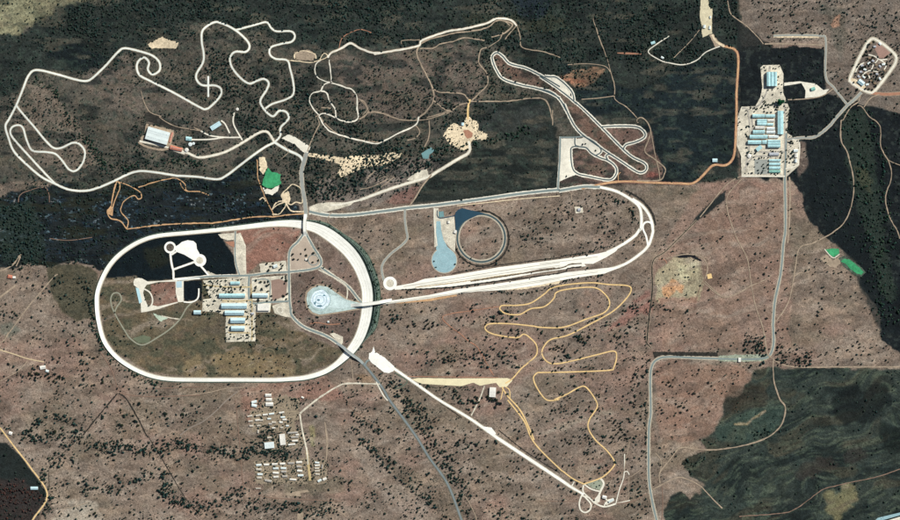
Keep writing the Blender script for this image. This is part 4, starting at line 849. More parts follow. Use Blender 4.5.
# east estate, north hall
B('large north hall with turquoise ridged roof standing alone at the top of the eastern estate', 'hall', 771.5, 79.1, 10.2, 14.2, 0, 13, 'cyan', bays=3, pitch=0.35, name='hall')
B('long narrow turquoise-roofed building, topmost of the row west of the tall north-south hall', 'workshop', 758.5, 115.8, 12.6, 3.3, 0, 7, 'cyan')
B('short turquoise-roofed building between the topmost long building and the tall north-south hall', 'workshop', 770.2, 115.9, 9.4, 3.0, 0, 7, 'cyan')
B('square turquoise-roofed workshop block just under the topmost long building', 'workshop', 761.8, 122.2, 9.7, 6.2, 0, 8, 'cyan', bays=3, pitch=0.3)
B('small white-roofed store right of the square turquoise workshop block', 'store', 770.9, 120.4, 7, 2.4, 0, 5, 'white')
B('small turquoise-roofed shed under the small white store beside the tall hall', 'shed', 770.2, 124.3, 6.0, 2.2, 0, 5, 'cyan')
B('white-roofed long building in the middle of the eastern workshop rows', 'workshop', 759.8, 127.5, 9.6, 2.7, 0, 7, 'white')
B('narrow white and green roofed wing right of the white long building', 'workshop', 770.6, 128.5, 8, 2.6, 0, 6, 'pale')
B('turquoise-roofed building directly below the white-roofed long building', 'workshop', 758.7, 131.9, 12, 3.6, 0, 7, 'cyan')
B('short pale wing between the lower workshop row and the tall hall', 'workshop', 770.6, 132, 8.8, 2.8, 0, 6, 'pale')
B('longest turquoise-roofed workshop, just above the office rows of the eastern estate', 'workshop', 758.4, 136.7, 18, 3.6, 0, 8, 'cyan')
B('turquoise-roofed annex at the right end of the longest workshop', 'workshop', 773.5, 136.6, 10, 2.8, 0, 6, 'pale')
B('tall narrow turquoise-roofed hall running north to south beside the avenue', 'hall', 780.2, 122.6, 5.8, 23.4, 0, 11, 'cyan', name='hall', pitch=0.25)
B('turquoise-roofed building at the lower left of the workshop rows, reaching farthest west', 'workshop', 754.4, 142.2, 13.6, 3.7, 0, 8, 'cyan')
B('turquoise-roofed link building between the lower left workshop and the big office block', 'office', 764.3, 142.0, 4.6, 3.6, 0, 8, 'cyan')
B('big turquoise-roofed office block just above the grey shed beside the avenue', 'office', 773.8, 143.6, 12.6, 7.6, 0, 9, 'cyan', bays=3, pitch=0.28)
B('small turquoise-roofed building set at a slant under the workshop rows', 'office', 758.8, 148.2, 6.2, 3.8, -38, 6, 'cyan')
B('grey-roofed shed above the four parallel turquoise barracks', 'shed', 774, 154, 9.8, 3.0, 0, 5, 'grey')
for i, (yy, hh) in enumerate(((160.3, 2.2), (163.9, 2.9), (167.8, 2.8), (171.3, 2.4))):
    B(('uppermost', 'second', 'third', 'lowest')[i] + ' of the four parallel turquoise-roofed barracks beside the avenue', 'barracks', 774.6, yy, 11.6, hh, 0, 5, ('cyan', 'cyan', 'cyan', 'green')[i], group='parallel barracks beside the avenue', name='barracks')
tank('round white-roofed rotunda on the gravel west of the four barracks', 749.3, 155.8, 2.0, 5, 'white', 'rotunda', 'rotunda', 0.3)
B('white-roofed house east of the avenue, topmost of three beside the big office block', 'house', 795.7, 150.6, 4.4, 3.0, 0, 5, 'pale', name='house')
B('narrow white-roofed house east of the avenue, middle one of three', 'house', 796.0, 155.3, 3.0, 4.2, 0, 5, 'white', name='house')
B('narrow white-roofed house east of the avenue, lowest of three', 'house', 795.8, 160.6, 2.4, 3.6, 0, 5, 'pale', name='house')
B('green-roofed building on its own pale pad east of the north hall', 'store', 813, 88.8, 4.2, 3.2, -15, 5, 'green')
B('small white guardhouse straddling the avenue at the southern gate', 'guardhouse', 739.5, 359.8, 2.6, 4.4, 0, 5, 'white', name='guardhouse', flat=True)
B('lone white-roofed pump house on the orange dirt road below the black burnt ground', 'pump house', 714.8, 160.3, 5.0, 3.4, 0, 5, 'big')
B('small turquoise-roofed shed at the bend of the lane south-west of the works yard', 'shed', 653, 42.6, 4.4, 2.6, -20, 4, 'cyan')
B('small pale shed at the lower end of the lane left of the works yard', 'shed', 662.3, 57.6, 3, 2.0, 30, 4, 'pale')
for (x, y, l_, d_, a_, lab) in ((704.2, 26.5, 2.4, 3.2, 5, 'dark-shadowed pale shed at the foot of the works yard, left one of two'), (709.6, 27.5, 1.8, 3.4, 5, 'pale shed at the foot of the works yard, right one of two'), (710.2, 17.0, 1.6, 2.4, 0, 'small shed on the right edge of the works yard')):
    B(lab, 'shed', x, y, l_, d_, a_, 4, 'pale', small=True)
for q in ('742,108 748,112 750,140 746,165', '744,170 752,158 762,156 772,157', '752,118 752,134 748,150', '770,66 767,90 760,104 752,108', '784,100 785,118 785,150', '756,151 764,152 785,151.5'):
    ribbon('yard_lane', [tuple(float(w_) for w_ in p_.split(',')) for p_ in q.split()], 1.6, mat('packed_yard', C(160, 156, 146), 0.3, (5, 18)), z=0.8, ragged=0.2, mark=False)
for q in ('203,285 228,287 250,287', '222,301 240,301 252,300', '251,284 252,300 252,340', '226,316.5 250,317', '228,324.6 250,324.8', '228,332.5 250,333'):
    ribbon('yard_lane', [tuple(float(w_) for w_ in p_.split(',')) for p_ in q.split()], 1.3, mat('ochre_yard', C(176, 160, 122), 0.3, (5, 18)), z=0.8, ragged=0.3, mark=False)
# north-west workshop
B('huge pale roofed hall set at a slant on the northern hillside', 'hall', 158, 135.8, 22.6, 12.8, 16, 12, 'pale', bays=2, pitch=0.06, name='hall')
B('long orange-red roofed building at the corner of the huge pale hall', 'office', 176.3, 148.4, 12.4, 3.8, 13, 5, 'red')
B('narrow red-roofed lean-to along the east end of the huge pale hall', 'lean-to', 171.2, 137.2, 1.6, 10, 16, 4, 'red', wall=M_WALL2)
B('small turquoise-roofed shed above the round tanks east of the red-roofed building', 'shed', 188.8, 138.6, 6, 3.8, 6, 5, 'cyan')
tank('round pale tank just under the small turquoise shed on the northern hillside', 190.4, 144.2, 1.9, 6); tank('round pale tank at the right end of the red-roofed building', 186.9, 149.8, 1.9, 6, 'white'); tank('smaller round tank right of the other two on the northern hillside', 193.6, 143.4, 1.3, 5)
B('lone pale blue roofed shed at a slant beside a looping gravel drive on the hillside', 'shed', 215.8, 125.8, 11.2, 4.6, -32, 7, 'big', bays=2, pitch=0.25)
tank('small round tank beside the mountain track south of the keyhole bends', 237.4, 109, 1.4, 4, 'white')
# central estate
B('short turquoise-roofed building north of the five long barns inside the oval', 'office', 235.3, 283, 9.6, 3.1, 0, 6, 'cyan')
CB = [(232.3, 295.6, 26, 4.2, 'topmost of the five parallel long barns inside the oval', 'cyan'), (234.3, 306, 25.6, 5.2, 'second of the five parallel long barns inside the oval', 'pale'), (234.7, 312.8, 19.4, 4.6, 'third of the five parallel long barns inside the oval', 'pale'),
      (238, 320.4, 14.6, 5.2, 'fourth of the five parallel long barns inside the oval', 'pale'), (238.1, 328.4, 13.6, 4.6, 'lowest of the five parallel long barns inside the oval', 'pale')]
for x, y, l_, d_, lab, rf in CB: B('white and turquoise roofed barn, ' + lab, 'barn', x, y, l_, d_, 0, 7, 'cyan' if rf == 'cyan' else 'big', pitch=0.62, group='parallel long barns inside the oval', name='barn')
B('turquoise-roofed building on the east side of the estate street, level with the topmost barn', 'office', 260.2, 295.4, 15.6, 4.2, 0, 7, 'big', pitch=0.6)
B('broad flat white roof at the east end of the estate street', 'store', 263.6, 307.2, 12.0, 6.8, 0, 7, 'white', flat=True)
B('small turquoise-roofed building standing west of the five long barns', 'shed', 197.5, 312.3, 7.2, 4, 0, 7, 'big', pitch=0.5)
B('small blue and white roofed clubhouse among the trees north of the estate street', 'clubhouse', 275.5, 266, 4.4, 3.2, -20, 5, 'pale')
B('tiny white hut on the triangular bleached island under the north bridge', 'hut', 306.2, 259.6, 2.2, 2.0, 20, 3.5, 'white', small=True, name='hut')
B('narrow grey roofed garage between the third barn and the flat white roof', 'garage', 252.6, 313.5, 3.0, 2.2, 0, 4, 'grey', small=True, name='garage')
B('small hut south of the round wet skid pan inside the oval', 'hut', 328.4, 321.8, 1.8, 1.8, 0, 4, 'pale', small=True, name='hut')
B('small flat control building beside the blue steering pad', 'control building', 455.3, 231.6, 2.6, 3.2, 20, 5, 'white', flat=True)
B('tiny white hut between the two teal squares near the steering pad', 'hut', 448.6, 222, 2.2, 2.6, 0, 4, 'white', small=True, name='hut')
B('white flat-roofed building under the pale test strip in the south', 'workshop', 492.6, 392.2, 6.4, 9.8, 3, 7, 'white', flat=True)
B('small white building at the foot of the long diagonal test strip', 'store', 604.4, 497.2, 4.4, 3.2, 15, 5, 'white'); B('narrow pale shed right of the small white building at the foot of the diagonal strip', 'shed', 611, 500.6, 5.6, 2.2, -30, 4, 'pale')
B('small building beside the round sandy clearing in the northern hills', 'shed', 462.6, 124, 2.6, 3.0, 0, 4, 'big', small=True)
B('small hut on the pale pad inside the north-east bend of the oval road', 'hut', 579.2, 209.6, 3, 3, 0, 4, 'grey', small=True, name='hut')
# farms in the west
B('red tile roofed farmhouse at the left edge of the photograph', 'farmhouse', 10.2, 276.6, 4.6, 3.4, 10, 4.5, 'red', name='farmhouse', hip=True); B('white-roofed outbuilding right of the red-roofed farmhouse', 'outbuilding', 14.4, 277.4, 3, 2.2, 0, 4, 'white', small=True)
B('white-roofed farmhouse at the end of the cream lane in the west', 'farmhouse', 43, 367.4, 5.6, 3.6, -10, 4.5, 'white', name='farmhouse'); B('pale outbuilding just below the white-roofed farmhouse in the west', 'outbuilding', 47.4, 371, 3.2, 2.4, 20, 4, 'pale', small=True)
B('small white hut beside the yellow road at the left edge', 'hut', 10.6, 433.2, 3.6, 3.2, 20, 4, 'white', small=True, name='hut'); B('turquoise-roofed house beside the corner of the yellow road at bottom left', 'house', 34.4, 488.2, 7.4, 3, 0, 4.5, 'big', name='house')
# village
GV = 'white-roofed huts of the southern settlement'
def v1(x, y): return (240 + x / 10.84, 385 + y / 10.84)
def v2(x, y): return (240 + x / 8.67, 430 + y / 8.67)
def hut(lab, p, l_, d_, a=0, roof='white', h_=3.6, grp=GV): B(lab, 'hut', p[0] + (random.random() - .5) * 0.5, p[1] + (random.random() - .5) * 0.4, l_ * (0.82 + 0.14 * random.random()), d_ * 0.88, a + random.uniform(-3, 3), h_, ('white', 'pale', 'dull', 'dull2', 'white')[int(random.random() * 5)], small=True, group=grp, name='hut', pitch=0.3)
for q in ('262,402 285,395 300,400 298,420 262,426', '250,410 292,408 296,432 252,432', '268,436 300,430 306,446 270,452', '254,461 306,458 308,484 256,484', '312,460 326,460 328,484 314,484'): sheet('settlement_ground', [tuple(float(w_) for w_ in p_.split(',')) for p_ in q.split()], mat('swept_soil', C(134, 122, 104), 0.25, (5, 18)), z=0.3, rag=0.9, mark=False)
for q in ((250, 413.5, 297, 411.5), (250, 418.5, 297, 417), (256, 408, 290, 407), (254, 467, 305, 465), (255, 472.5, 305, 471), (263, 461, 264, 484), (281, 461, 282, 484), (291, 460, 293, 484), (286, 408, 288, 452)): track('lane', [q[:2], ((q[0] + q[2]) / 2 + 0.3, (q[1] + q[3]) / 2), q[2:]], 0.7, mat('lane_soil', C(158, 144, 120), 0.2), wobble=0.4, mark=False)
for i, (x, y, l_, d_) in enumerate(((308, 110, 6.2, 3), (315, 157, 6.0, 3.0), (320, 207, 7.6, 3.8))):
    B(('topmost', 'middle', 'lowest and largest')[i] + ' of the three stacked white-roofed halls at the head of the settlement', 'hall', *v1(x, y), l_, d_, 0, 4.5, 'white', group='stacked white halls heading the settlement', name='hall')
for i, (x, y, a) in enumerate(((155, 183, -15), (155, 222, 10))):
    B(('upper', 'lower')[i] + ' pale house under dark trees left of the three stacked white halls', 'house', *v1(x, y), 5.4, 2.8, a, 4, 'pale', small=True, name='house')
rows = [('row just below the hedge', [(110, 337), (200, 330), (278, 322), (345, 311), (450, 300)], 5.6, 1.9, -8), ('row second below the hedge', [(118, 392), (190, 380), (235, 380), (318, 366), (465, 348), (482, 376)], 4.8, 1.8, -3),
        ('row third below the hedge', [(125, 445), (365, 405), (330, 420), (448, 402)], 4.6, 2.0, 2), ('row fourth below the hedge', [(205, 440), (368, 467), (455, 461), (515, 440)], 4.0, 1.6, -3)]
ordn = ['leftmost', 'second from left', 'third from left', 'fourth from left', 'fifth from left', 'sixth from left']
for nm_, L_, a_, b_, an in rows:
    for i, p in enumerate(L_): hut('white-roofed hut, %s in the %s, northern settlement' % (ordn[i], nm_), v1(*p), a_ * (0.8 if i in (2, 3) and a_ < 5 else 1), b_, an, 'white' if (i * 7 + len(nm_)) % 4 else 'pale')
hut('isolated pale hut north-east of the settlement beside its access road', v1(680, 135), 3, 1.8, 20, 'pale')
B('large white flat-topped hall in the middle of the settlement, longer north to south', 'hall', *v2(370, 82), 5.6, 11, -6, 5, 'white', flat=True, name='hall')
B('broad pale hall left of the large white flat-topped hall', 'hall', *v2(255, 132), 9.6, 6.2, -6, 5, 'pale', flat=True, name='hall')
hut('small white hut just above the broad pale hall', v2(258, 66), 5.4, 1.8, -8)
hut('tiny pale hut at the upper left corner of the settlement centre', v2(158, 14), 1.8, 3.6, 0, 'pale')
for i, p in enumerate(((455, 22, 11.6), (478, 60, 8), (478, 93, 7), (452, 126, 8.6), (500, 42, 4))): hut('white-roofed barrack, %s in the tight block right of the large white hall' % ('topmost', 'third', 'fourth', 'lowest', 'second and shortest')[i], v2(p[0], p[1]), p[2], 1.9, -4)
grid = [('first column', [(163, 303), (165, 343), (175, 385), (168, 415)]), ('second column', [(232, 300)]), ('third column', [(300, 295), (310, 332), (310, 370), (312, 407)]), ('fourth column', [(372, 293), (378, 330), (382, 362), (388, 400)]), ('fifth column', [(445, 287)]), ('sixth column', [(513, 280), (512, 318), (520, 355), (528, 392)])]
vo = ['topmost', 'second', 'third', 'lowest']
for nm_, L_ in grid:
    for i, p in enumerate(L_): hut('white-roofed hut, %s in the %s of the southern grid of the settlement' % (vo[i] if len(L_) > 1 else 'only one', nm_), v2(*p), 6.4 - 0.5 * (i % 2), 2.3, -2 + 2 * (i % 3), ('white', 'white', 'pale')[(i + len(nm_)) % 3])
hut('long white hut under the second and third columns of the southern grid', v2(245, 441), 8.8, 2.6, 8); hut('long pale hut under the fifth column of the southern grid', v2(460, 428), 7.6, 2.0, 3, 'pale'); hut('lone low white hut south of the southern grid', v2(160, 507), 5.8, 1.2, 2)
for i, p in enumerate(((670, 283), (672, 306), (668, 332), (672, 356), (672, 383))): hut('pale hut, %s of the short column east of the settlement street' % ['topmost', 'second', 'third', 'fourth', 'lowest'][i], v2(*p), 5.2, 1.8, 5 * (-1) ** i, 'pale' if i % 2 else 'white')
hut('white hut at a slant, left of the pair closing the column east of the street', v2(690, 439), 4.6, 2.6, -28); hut('white hut at a slant, right of the pair closing the column east of the street', v2(734, 424), 4.4, 2.8, -28); hut('narrow upright hut right of the column east of the settlement street', v2(713, 315), 1.4, 4.6, 5, 'pale')
# top right ring estate
def v3(x, y): return (840 + x / 8.67, 36 + y / 8.67)
B('bright pale roofed lodge at the lower left corner of the ring road estate', 'lodge', *v3(182, 402), 6.6, 4.4, 38, 5, 'big', name='lodge', pitch=0.4)
rest = [(268, 62), (300, 92), (345, 66), (255, 190), (285, 215), (250, 235), (310, 250), (345, 262), (375, 245), (330, 290), (190, 255), (215, 290), (240, 330), (180, 310), (205, 355), (270, 385), (320, 330), (345, 370), (300, 410), (160, 350), (235, 420), (385, 300)]
names = ['beside the top of the ring road', 'under the topmost cottage', 'on the pink soil near the top', 'at the left end of the curved lane', 'second along the curved lane', 'just below the left end of the curved lane', 'left of the central lane loop', 'inside the central lane loop', 'at the right end of the curved lane', 'under the central lane loop', 'close to the western ring road, uppermost', 'second from the western ring road', 'in the very middle of the estate', 'close to the western ring road, middle', 'above the bright lodge to its right', 'right of the bright lodge', 'south-east of the estate middle', 'near the eastern ring road, lower', 'at the bottom of the estate', 'left above the bright lodge', 'under the bright lodge', 'near the eastern ring road, upper']
for i, p in enumerate(rest):
    B('small cottage in the ring road estate, ' + names[i], 'cottage', *v3(*p), 2.5 + 0.3 * (i % 3), 1.9, (i * 37) % 90 - 30, 3.5, ('thatch', 'grey', 'pale')[i % 3], small=True, hip=(i % 2 == 0), name='cottage', group='cottages of the ring road estate')

# ------------------------------------------------------------------ bridges over the oval
M_DECK = mat('bridge_deck', C(222, 222, 212), 0.05, (5, 30)); M_PAR = mat('parapet_concrete', C(200, 198, 188), 0.08, (3, 9)); M_DECK2 = mat('bridge_deck_grey', C(150, 158, 156), 0.07, (5, 30))
def bridge(lab, pts, w_, top=9.0, deck=M_DECK, clear=6.5):
    P = smooth_path([(a, b, w_) for a, b in pts], 1.0)[:, :2]; n = len(P); cx, cy = P[n // 2]
    root = bpy.data.objects.new('bridge', None); COL.objects.link(root); root.location = (float(X(cx)), float(Y(cy)), 0); label(root, lab, 'bridge')
    tg = np.gradient(P, axis=0); tg /= np.linalg.norm(tg, axis=1)[:, None]; nm = np.stack([-tg[:, 1], tg[:, 0]], 1)
    d = np.concatenate([[0], np.cumsum(np.linalg.norm(np.diff(P, axis=0), axis=1))]); d = d - d[-1] / 2
    half = d[-1]; z = 1.2 + (top - 1.2) * (1 - sstep(clear, half, np.abs(d)))
    def W(i, off, zz): q = P[i] + nm[i] * off; return (float(X(q[0]) - X(cx)), float(Y(q[1]) - Y(cy)), float(zz))
    def slab(name, m, o0, o1, zt, zb, ids, parent=root):
        v = []; F = []
        for i in ids: v += [W(i, o0, zt(i)), W(i, o1, zt(i)), W(i, o1, zb(i)), W(i, o0, zb(i))]
        for a in range(len(ids) - 1):
            for k in range(4): F.append((a * 4 + k, a * 4 + (k + 1) % 4, a * 4 + 4 + (k + 1) % 4, a * 4 + 4 + k))
        F += [(3, 2, 1, 0), tuple(len(v) - 4 + k for k in range(4))]
        o = new_obj(name, v, F, m, parent); import bmesh
        bm = bmesh.new(); bm.from_mesh(o.data); bmesh.ops.recalc_face_normals(bm, faces=bm.faces); bm.to_mesh(o.data); bm.free()
    al = list(range(n)); h_ = w_ / 2
    mid = [i for i in al if abs(d[i]) <= clear + 1.2]; lo = [i for i in al if d[i] <= -clear + 0.4]; hi = [i for i in al if d[i] >= clear - 0.4]
    slab('deck', deck, -h_, h_, lambda i: z[i], lambda i: z[i] - 1.3, mid)
    for q in (lo, hi): slab('approach_ramp', deck, -h_, h_, lambda i: z[i] - 0.06, lambda i: -3, q)
    for sg in (-1, 1): slab('parapet', M_PAR, sg * h_ - 0.12, sg * h_ + 0.12, lambda i: z[i] + 1.1, lambda i: z[i] - 1.4, mid)
    for u in (-0.62, 0.62):
        i = int(np.argmin(abs(d - u * clear))); a = MB()
        for off in (-0.7, 0.7):
            x_, y_, _ = W(i, off * h_, 0); a.box(x_ - 0.8, x_ + 0.8, y_ - 0.8, y_ + 0.8, -2, z[i] - 1.25)
        a.build('pier', M_PAR, root)
bridge('white bridge carrying the long straight runway over the wide east bend of the oval', [(350, 305.6), (357, 304.9), (366, 304.0), (376, 302.8), (384, 301.4), (392, 300)], 3.2, 18, clear=8.5)
bridge('short bridge over the oval on the road from the estate to the hills', [(305, 236), (304.9, 231), (304.8, 226), (305, 221), (305.4, 214)], 3.0, 11, clear=6.0)
bridge('grey bridge on the diagonal road crossing the oval at its south-east corner', [(337, 343), (341.1, 345.8), (345.2, 349), (349.4, 352.4), (354.6, 356.4), (360, 360.6), (363, 363.6)], 2.6, 12, M_DECK2, clear=6.0)

# ------------------------------------------------------------------ trees
M_BARK = mat('bark', C(92, 78, 64), 0.2, (1, 4))
def leafmat(name, col):
    return mat(name, col, 0.38, (3, 12), rough=0.9)
M_LEAF = [leafmat('dark_foliage', C(30, 46, 40)), leafmat('olive_foliage', C(46, 54, 38)), leafmat('blue_green_foliage', C(26, 46, 44))]
def crown_mesh(seed, m):
    r_ = np.random.default_rng(seed); v = []; f_ = []
    lobes = [(r_.normal(0, 0.34, 3) * np.array([1, 1, 0.5]) + np.array([0, 0, 0.9]), 0.42 + 0.25 * r_.random()) for _ in range(7)]
    for i in range(520):
        c_, rad = lobes[i % 7]; d_ = r_.normal(0, 1, 3); d_ /= np.linalg.norm(d_); p_ = c_ + d_ * rad * (0.55 + 0.5 * r_.random()) * np.array([1, 1, 0.75])
        a = r_.normal(0, 1, 3); a /= np.linalg.norm(a); b = np.cross(a, d_ + 0.3 * r_.normal(0, 1, 3)); b /= np.linalg.norm(b) + 1e-6; s_ = 0.09 + 0.09 * r_.random()
        k = len(v); v += [tuple(p_ + a * s_), tuple(p_ + b * s_), tuple(p_ - a * s_), tuple(p_ - b * s_)]; f_.append((k, k + 1, k + 2, k + 3))
    me = bpy.data.meshes.new('crown'); me.from_pydata(v, [], f_); me.materials.append(m); me.update(); return me
def trunk_mesh(seed):
    r_ = np.random.default_rng(seed); v = []; f_ = []
    def limb(p0, p1, r0, r1, n=6):
        p0 = np.array(p0, float); p1 = np.array(p1, float); d_ = p1 - p0; a = np.cross(d_, [0.3, 0.9, 0.2]); a /= np.linalg.norm(a); b = np.cross(d_, a); b /= np.linalg.norm(b); k = len(v)
        for p_, r1_ in ((p0, r0), (p1, r1)):
            for i in range(n): v.append(tuple(p_ + r1_ * (a * math.cos(6.283 * i / n) + b * math.sin(6.283 * i / n))))
        for i in range(n): f_.append((k + i, k + (i + 1) % n, k + n + (i + 1) % n, k + n + i))
    limb((0, 0, -0.2), (0.03, 0.02, 0.45), 0.09, 0.065)
    for i in range(5):
        an = 6.283 * i / 5 + r_.random(); limb((0.03, 0.02, 0.42), (0.5 * math.cos(an), 0.5 * math.sin(an), 0.85 + 0.2 * r_.random()), 0.05, 0.02)
    me = bpy.data.meshes.new('trunk'); me.from_pydata(v, [], f_); me.materials.append(M_BARK); me.update(); return me
CR = [crown_mesh(50 + i, M_LEAF[i % 3]) for i in range(9)] + [crown_mesh(77, leafmat('bright_green_foliage', C(24, 86, 56)))]; TR = [trunk_mesh(80 + i) for i in range(3)]
ntree = [0]
def tree(px, py, r, lab, grp=None, k=None):
    k = ntree[0] % 9 if k is None else k; ntree[0] += 1
    root = bpy.data.objects.new('tree', None); COL.objects.link(root); root.location = (float(X(px)), float(Y(py)), float(relief(px, py)))
    rm = r * S; root.scale = (rm, rm, rm * 0.9); root.rotation_euler = (0, 0, random.random() * 6.28); label(root, lab, 'tree', grp)
    for nm_, me_ in (('trunk', TR[k % 3]), ('crown', CR[k])):
        o = bpy.data.objects.new(nm_, me_); COL.objects.link(o); o.parent = root
TP = []
tree(779.6, 102.2, 3.6, 'very large round green tree north of the tall turquoise hall in the eastern estate', k=9); TP.append((779.6, 102.2, 3.6))
def blocked(x, y):
    i = int((y + 20) * 2); j = int((x + 20) * 2)
    return not (0 <= i < 1120 and 0 <= j < 1920) or MX[i, j]
# landmark clumps: (name, list of (x, y, r) from the photograph)
def P_(ox, oy, k, s, r): return [(a, b, r) for a, b in T(ox, oy, k, s)]
clumps = [
 ('on the triangular island below the bridge', P_(265, 215, 7.22, '203,283 262,280 207,318 240,322 300,292 293,247 308,325 350,275 386,325 345,340', 0.95)),
 ('on brown ground inside the east bend', P_(265, 215, 7.22, '388,238 557,270 552,348 425,378 594,300 620,440 570,448 470,385 352,452', 0.9)),
 ('on the rust-coloured field north of the estate street', P_(265, 215, 7.22, '65,97 100,105 210,95 232,158 92,247 130,200', 0.75)),
 ('north of the estate street around the clubhouse', P_(265, 215, 7.22, '15,350 40,370 115,352 120,385 105,395 25,400 60,350 128,365', 0.95)),
 ('in park plots by the estate street', P_(180, 220, K, '330,262 350,268 368,270 385,280 330,290 325,305 355,300 380,310 445,250 462,262 455,275 450,330 465,320 415,345 375,285 340,345', 1.0)),
 ('around the edge of the round wet skid pan', P_(265, 275, 6.67, '285,78 320,68 350,72 405,68 430,75 445,88 290,205 285,225 300,290 320,300 345,280 440,285 480,290 500,300 240,140 225,175 265,180 250,125', 0.85)),
 ('south of the estate road inside the oval', P_(180, 320, K, '30,215 70,205 120,230 300,160 320,170 345,165 365,170 390,230 400,232 330,228 490,52 500,110 475,155 505,180 620,110 450,85', 0.9)),
 ('in the yard west of the barns', P_(180, 220, K, '115,285 135,290 120,320 130,325 110,325 150,350 90,410 100,405 130,425 265,290 262,300 275,305 75,365 85,372', 1.0)),
 ('in the yard below the barns', P_(200, 300, 12.386, '640,80 585,150 590,230 575,240 370,340 380,420 600,430 610,450 470,480 490,478 330,490 690,60 740,210 650,265', 0.75)),
 ('on the rust-coloured plot beside the gravel ring', P_(120, 270, 10.84, '338,215 383,155 425,140 390,240 380,268 490,215 575,190 605,295 270,270 275,320 310,390 160,75', 0.7)),
 ('inside the dark-rimmed circular track', P_(425, 195, 6.5, '290,232 350,300 440,300 455,305 460,290 335,350 330,375 380,380 405,382 300,410 260,360 395,250 345,180', 0.7)),
 ('around the blue and turquoise pads', P_(425, 195, 6.5, '40,195 60,430 70,470 210,350 195,450 165,115 240,30 375,70 545,120 320,65 230,400 250,440 290,460 270,490 545,360', 0.85)),
 ('inside the pale north-east handling loop', P_(550, 100, 5.78, '95,440 295,398 320,410 300,415 240,405 270,380 165,390 430,230 295,218 245,180 450,185 520,395 190,255 205,252 265,290', 0.85)),
 ('in the gravel yard of the eastern estate', P_(740, 60, 12.386, '300,90 315,125 415,100 440,105 490,75 475,205 350,370 400,368 405,425 290,465 480,295 520,300 515,400 470,350 460,250 270,110', 0.75)),
 ('in the garden below the north hall', P_(740, 98, 12.386, '280,100 320,90 300,130 350,110 260,115 210,130 180,165 300,165 340,180 385,175 380,85 410,60 430,105 110,350 165,345 20,390 0,295 545,300 575,395 540,180', 0.85)),
 ('in the gardens east of the avenue', P_(740, 136, 12.386, '600,75 625,90 575,175 600,240 605,255 655,240 650,265 575,285 615,325 580,320 655,320 700,290 650,190 710,60 740,55', 0.75)),
 ('around the car park and the round rotunda', P_(740, 136, 12.386, '75,240 95,215 130,215 145,250 290,350 340,360 270,265 300,270 180,290 230,460 265,465 390,465 430,468 470,465 350,400 345,350 350,265 520,210', 0.75)),
 ('inside the ring road estate at top right', P_(840, 36, 8.67, '290,48 245,75 240,95 270,125 230,130 215,160 205,170 235,165 235,205 265,205 285,185 260,240 300,240 350,245 400,180 410,175 445,155 435,215 410,225 405,245 165,245 150,265 135,320 180,280 200,275 220,265 280,295 300,320 320,345 350,310 370,330 375,350 330,380 310,430 280,465 220,455 250,460 150,460 145,470 120,400 190,330 215,340 235,360 255,400 270,370 310,365', 0.95)),
 ('on open veld below the diagonal strip', P_(360, 400, K, '500,297 555,290 570,395 580,395 615,402 682,410 745,430 735,420 750,345 700,375 765,245 775,235 790,235 672,128 640,120 725,60 805,155 555,328', 0.95)),
 ('on the brown plain west of the avenue', P_(700, 220, K, '265,45 255,75 290,30 280,155 278,233 130,300 195,262 38,302 288,425 212,412 370,300 375,295 90,80 75,90 100,70', 0.9)),
 ('on the plain beside the green ponds', P_(700, 220, K, '400,60 392,35 450,70 490,235 495,262 500,225 530,340 515,360 520,375 510,395 530,385 512,415 600,230 615,225 655,330 700,340 515,400', 0.85)),
 ('beside the lower bend of the avenue', P_(700, 320, K, '340,45 360,40 380,38 330,55 430,20 515,158 525,150 590,125 600,120 545,150 640,130 690,120 680,150 600,190 660,170 700,190 700,150', 0.9)),
 ('on the reddish field below the avenue', P_(540, 320, K, '565,285 575,290 560,270 665,318 610,372 625,378 600,375 590,365 640,390 530,405 520,380 610,400 690,330 730,270 745,285 705,410 735,395 690,215 590,180', 0.95)),
 ('in the clump east of the yellow track', P_(540, 400, K, '320,100 330,110 325,130 345,115 340,140 355,130 370,150 350,160 330,150 310,160 320,165 345,165 110,170 120,185 95,175 130,190 100,200 380,255 400,290 380,460 400,455 370,465', 0.95)),
 ('in the thicket inside yellow track loops', P_(540, 320, K, '75,115 85,120 95,125 80,135 100,110 70,128 110,125 60,122 105,135 150,70 170,85 185,80 190,95 210,70 240,70 200,100 175,65 95,210 45,125 345,75 350,70 335,75', 1.0)),
 ('in the thicket west of the yellow track', P_(360, 220, K, '285,460 295,450 300,470 280,470 315,460 290,435 240,460 235,450 210,460 120,460 130,470 115,450 270,395 310,390 420,425 430,435 440,420 480,385 490,395', 1.1)),
 ('around the white building by the strip', P_(470, 370, 10.4, '190,300 215,310 240,312 265,300 280,315 185,275 290,345 320,350 300,230 90,335 100,380 60,340 20,330 130,290 55,210 265,385 405,400', 1.2)),
 ('on open ground around the dark triangle', P_(0, 320, K, '712,403 722,408 790,407 605,360 602,365 697,322 745,370 510,298 360,190 365,255 350,140 380,150 410,165 360,240 400,285 410,280 445,270 445,255 525,390 835,370 530,455 520,465', 1.1)),
 ('in the dry ground at the lower left', P_(0, 400, K, '275,368 298,420 355,475 298,500 412,490 420,500 390,500 515,340 500,330 590,95 600,110 585,90 520,105 530,110 515,345 485,380 790,360 715,60 790,62 240,135 22,238', 1.25)),
 ('in the grove around the western farmhouse', P_(0, 320, K, '150,215 160,230 140,240 170,235 180,245 130,235 165,200 200,240 215,250 250,250 260,245 275,255 240,235 155,250 210,235 235,265', 1.2)),
]
dirs = lambda dx, dy: ('east', 'south-east', 'south', 'south-west', 'west', 'north-west', 'north', 'north-east')[int(round(math.atan2(dy, dx) / (math.pi / 4))) % 8]
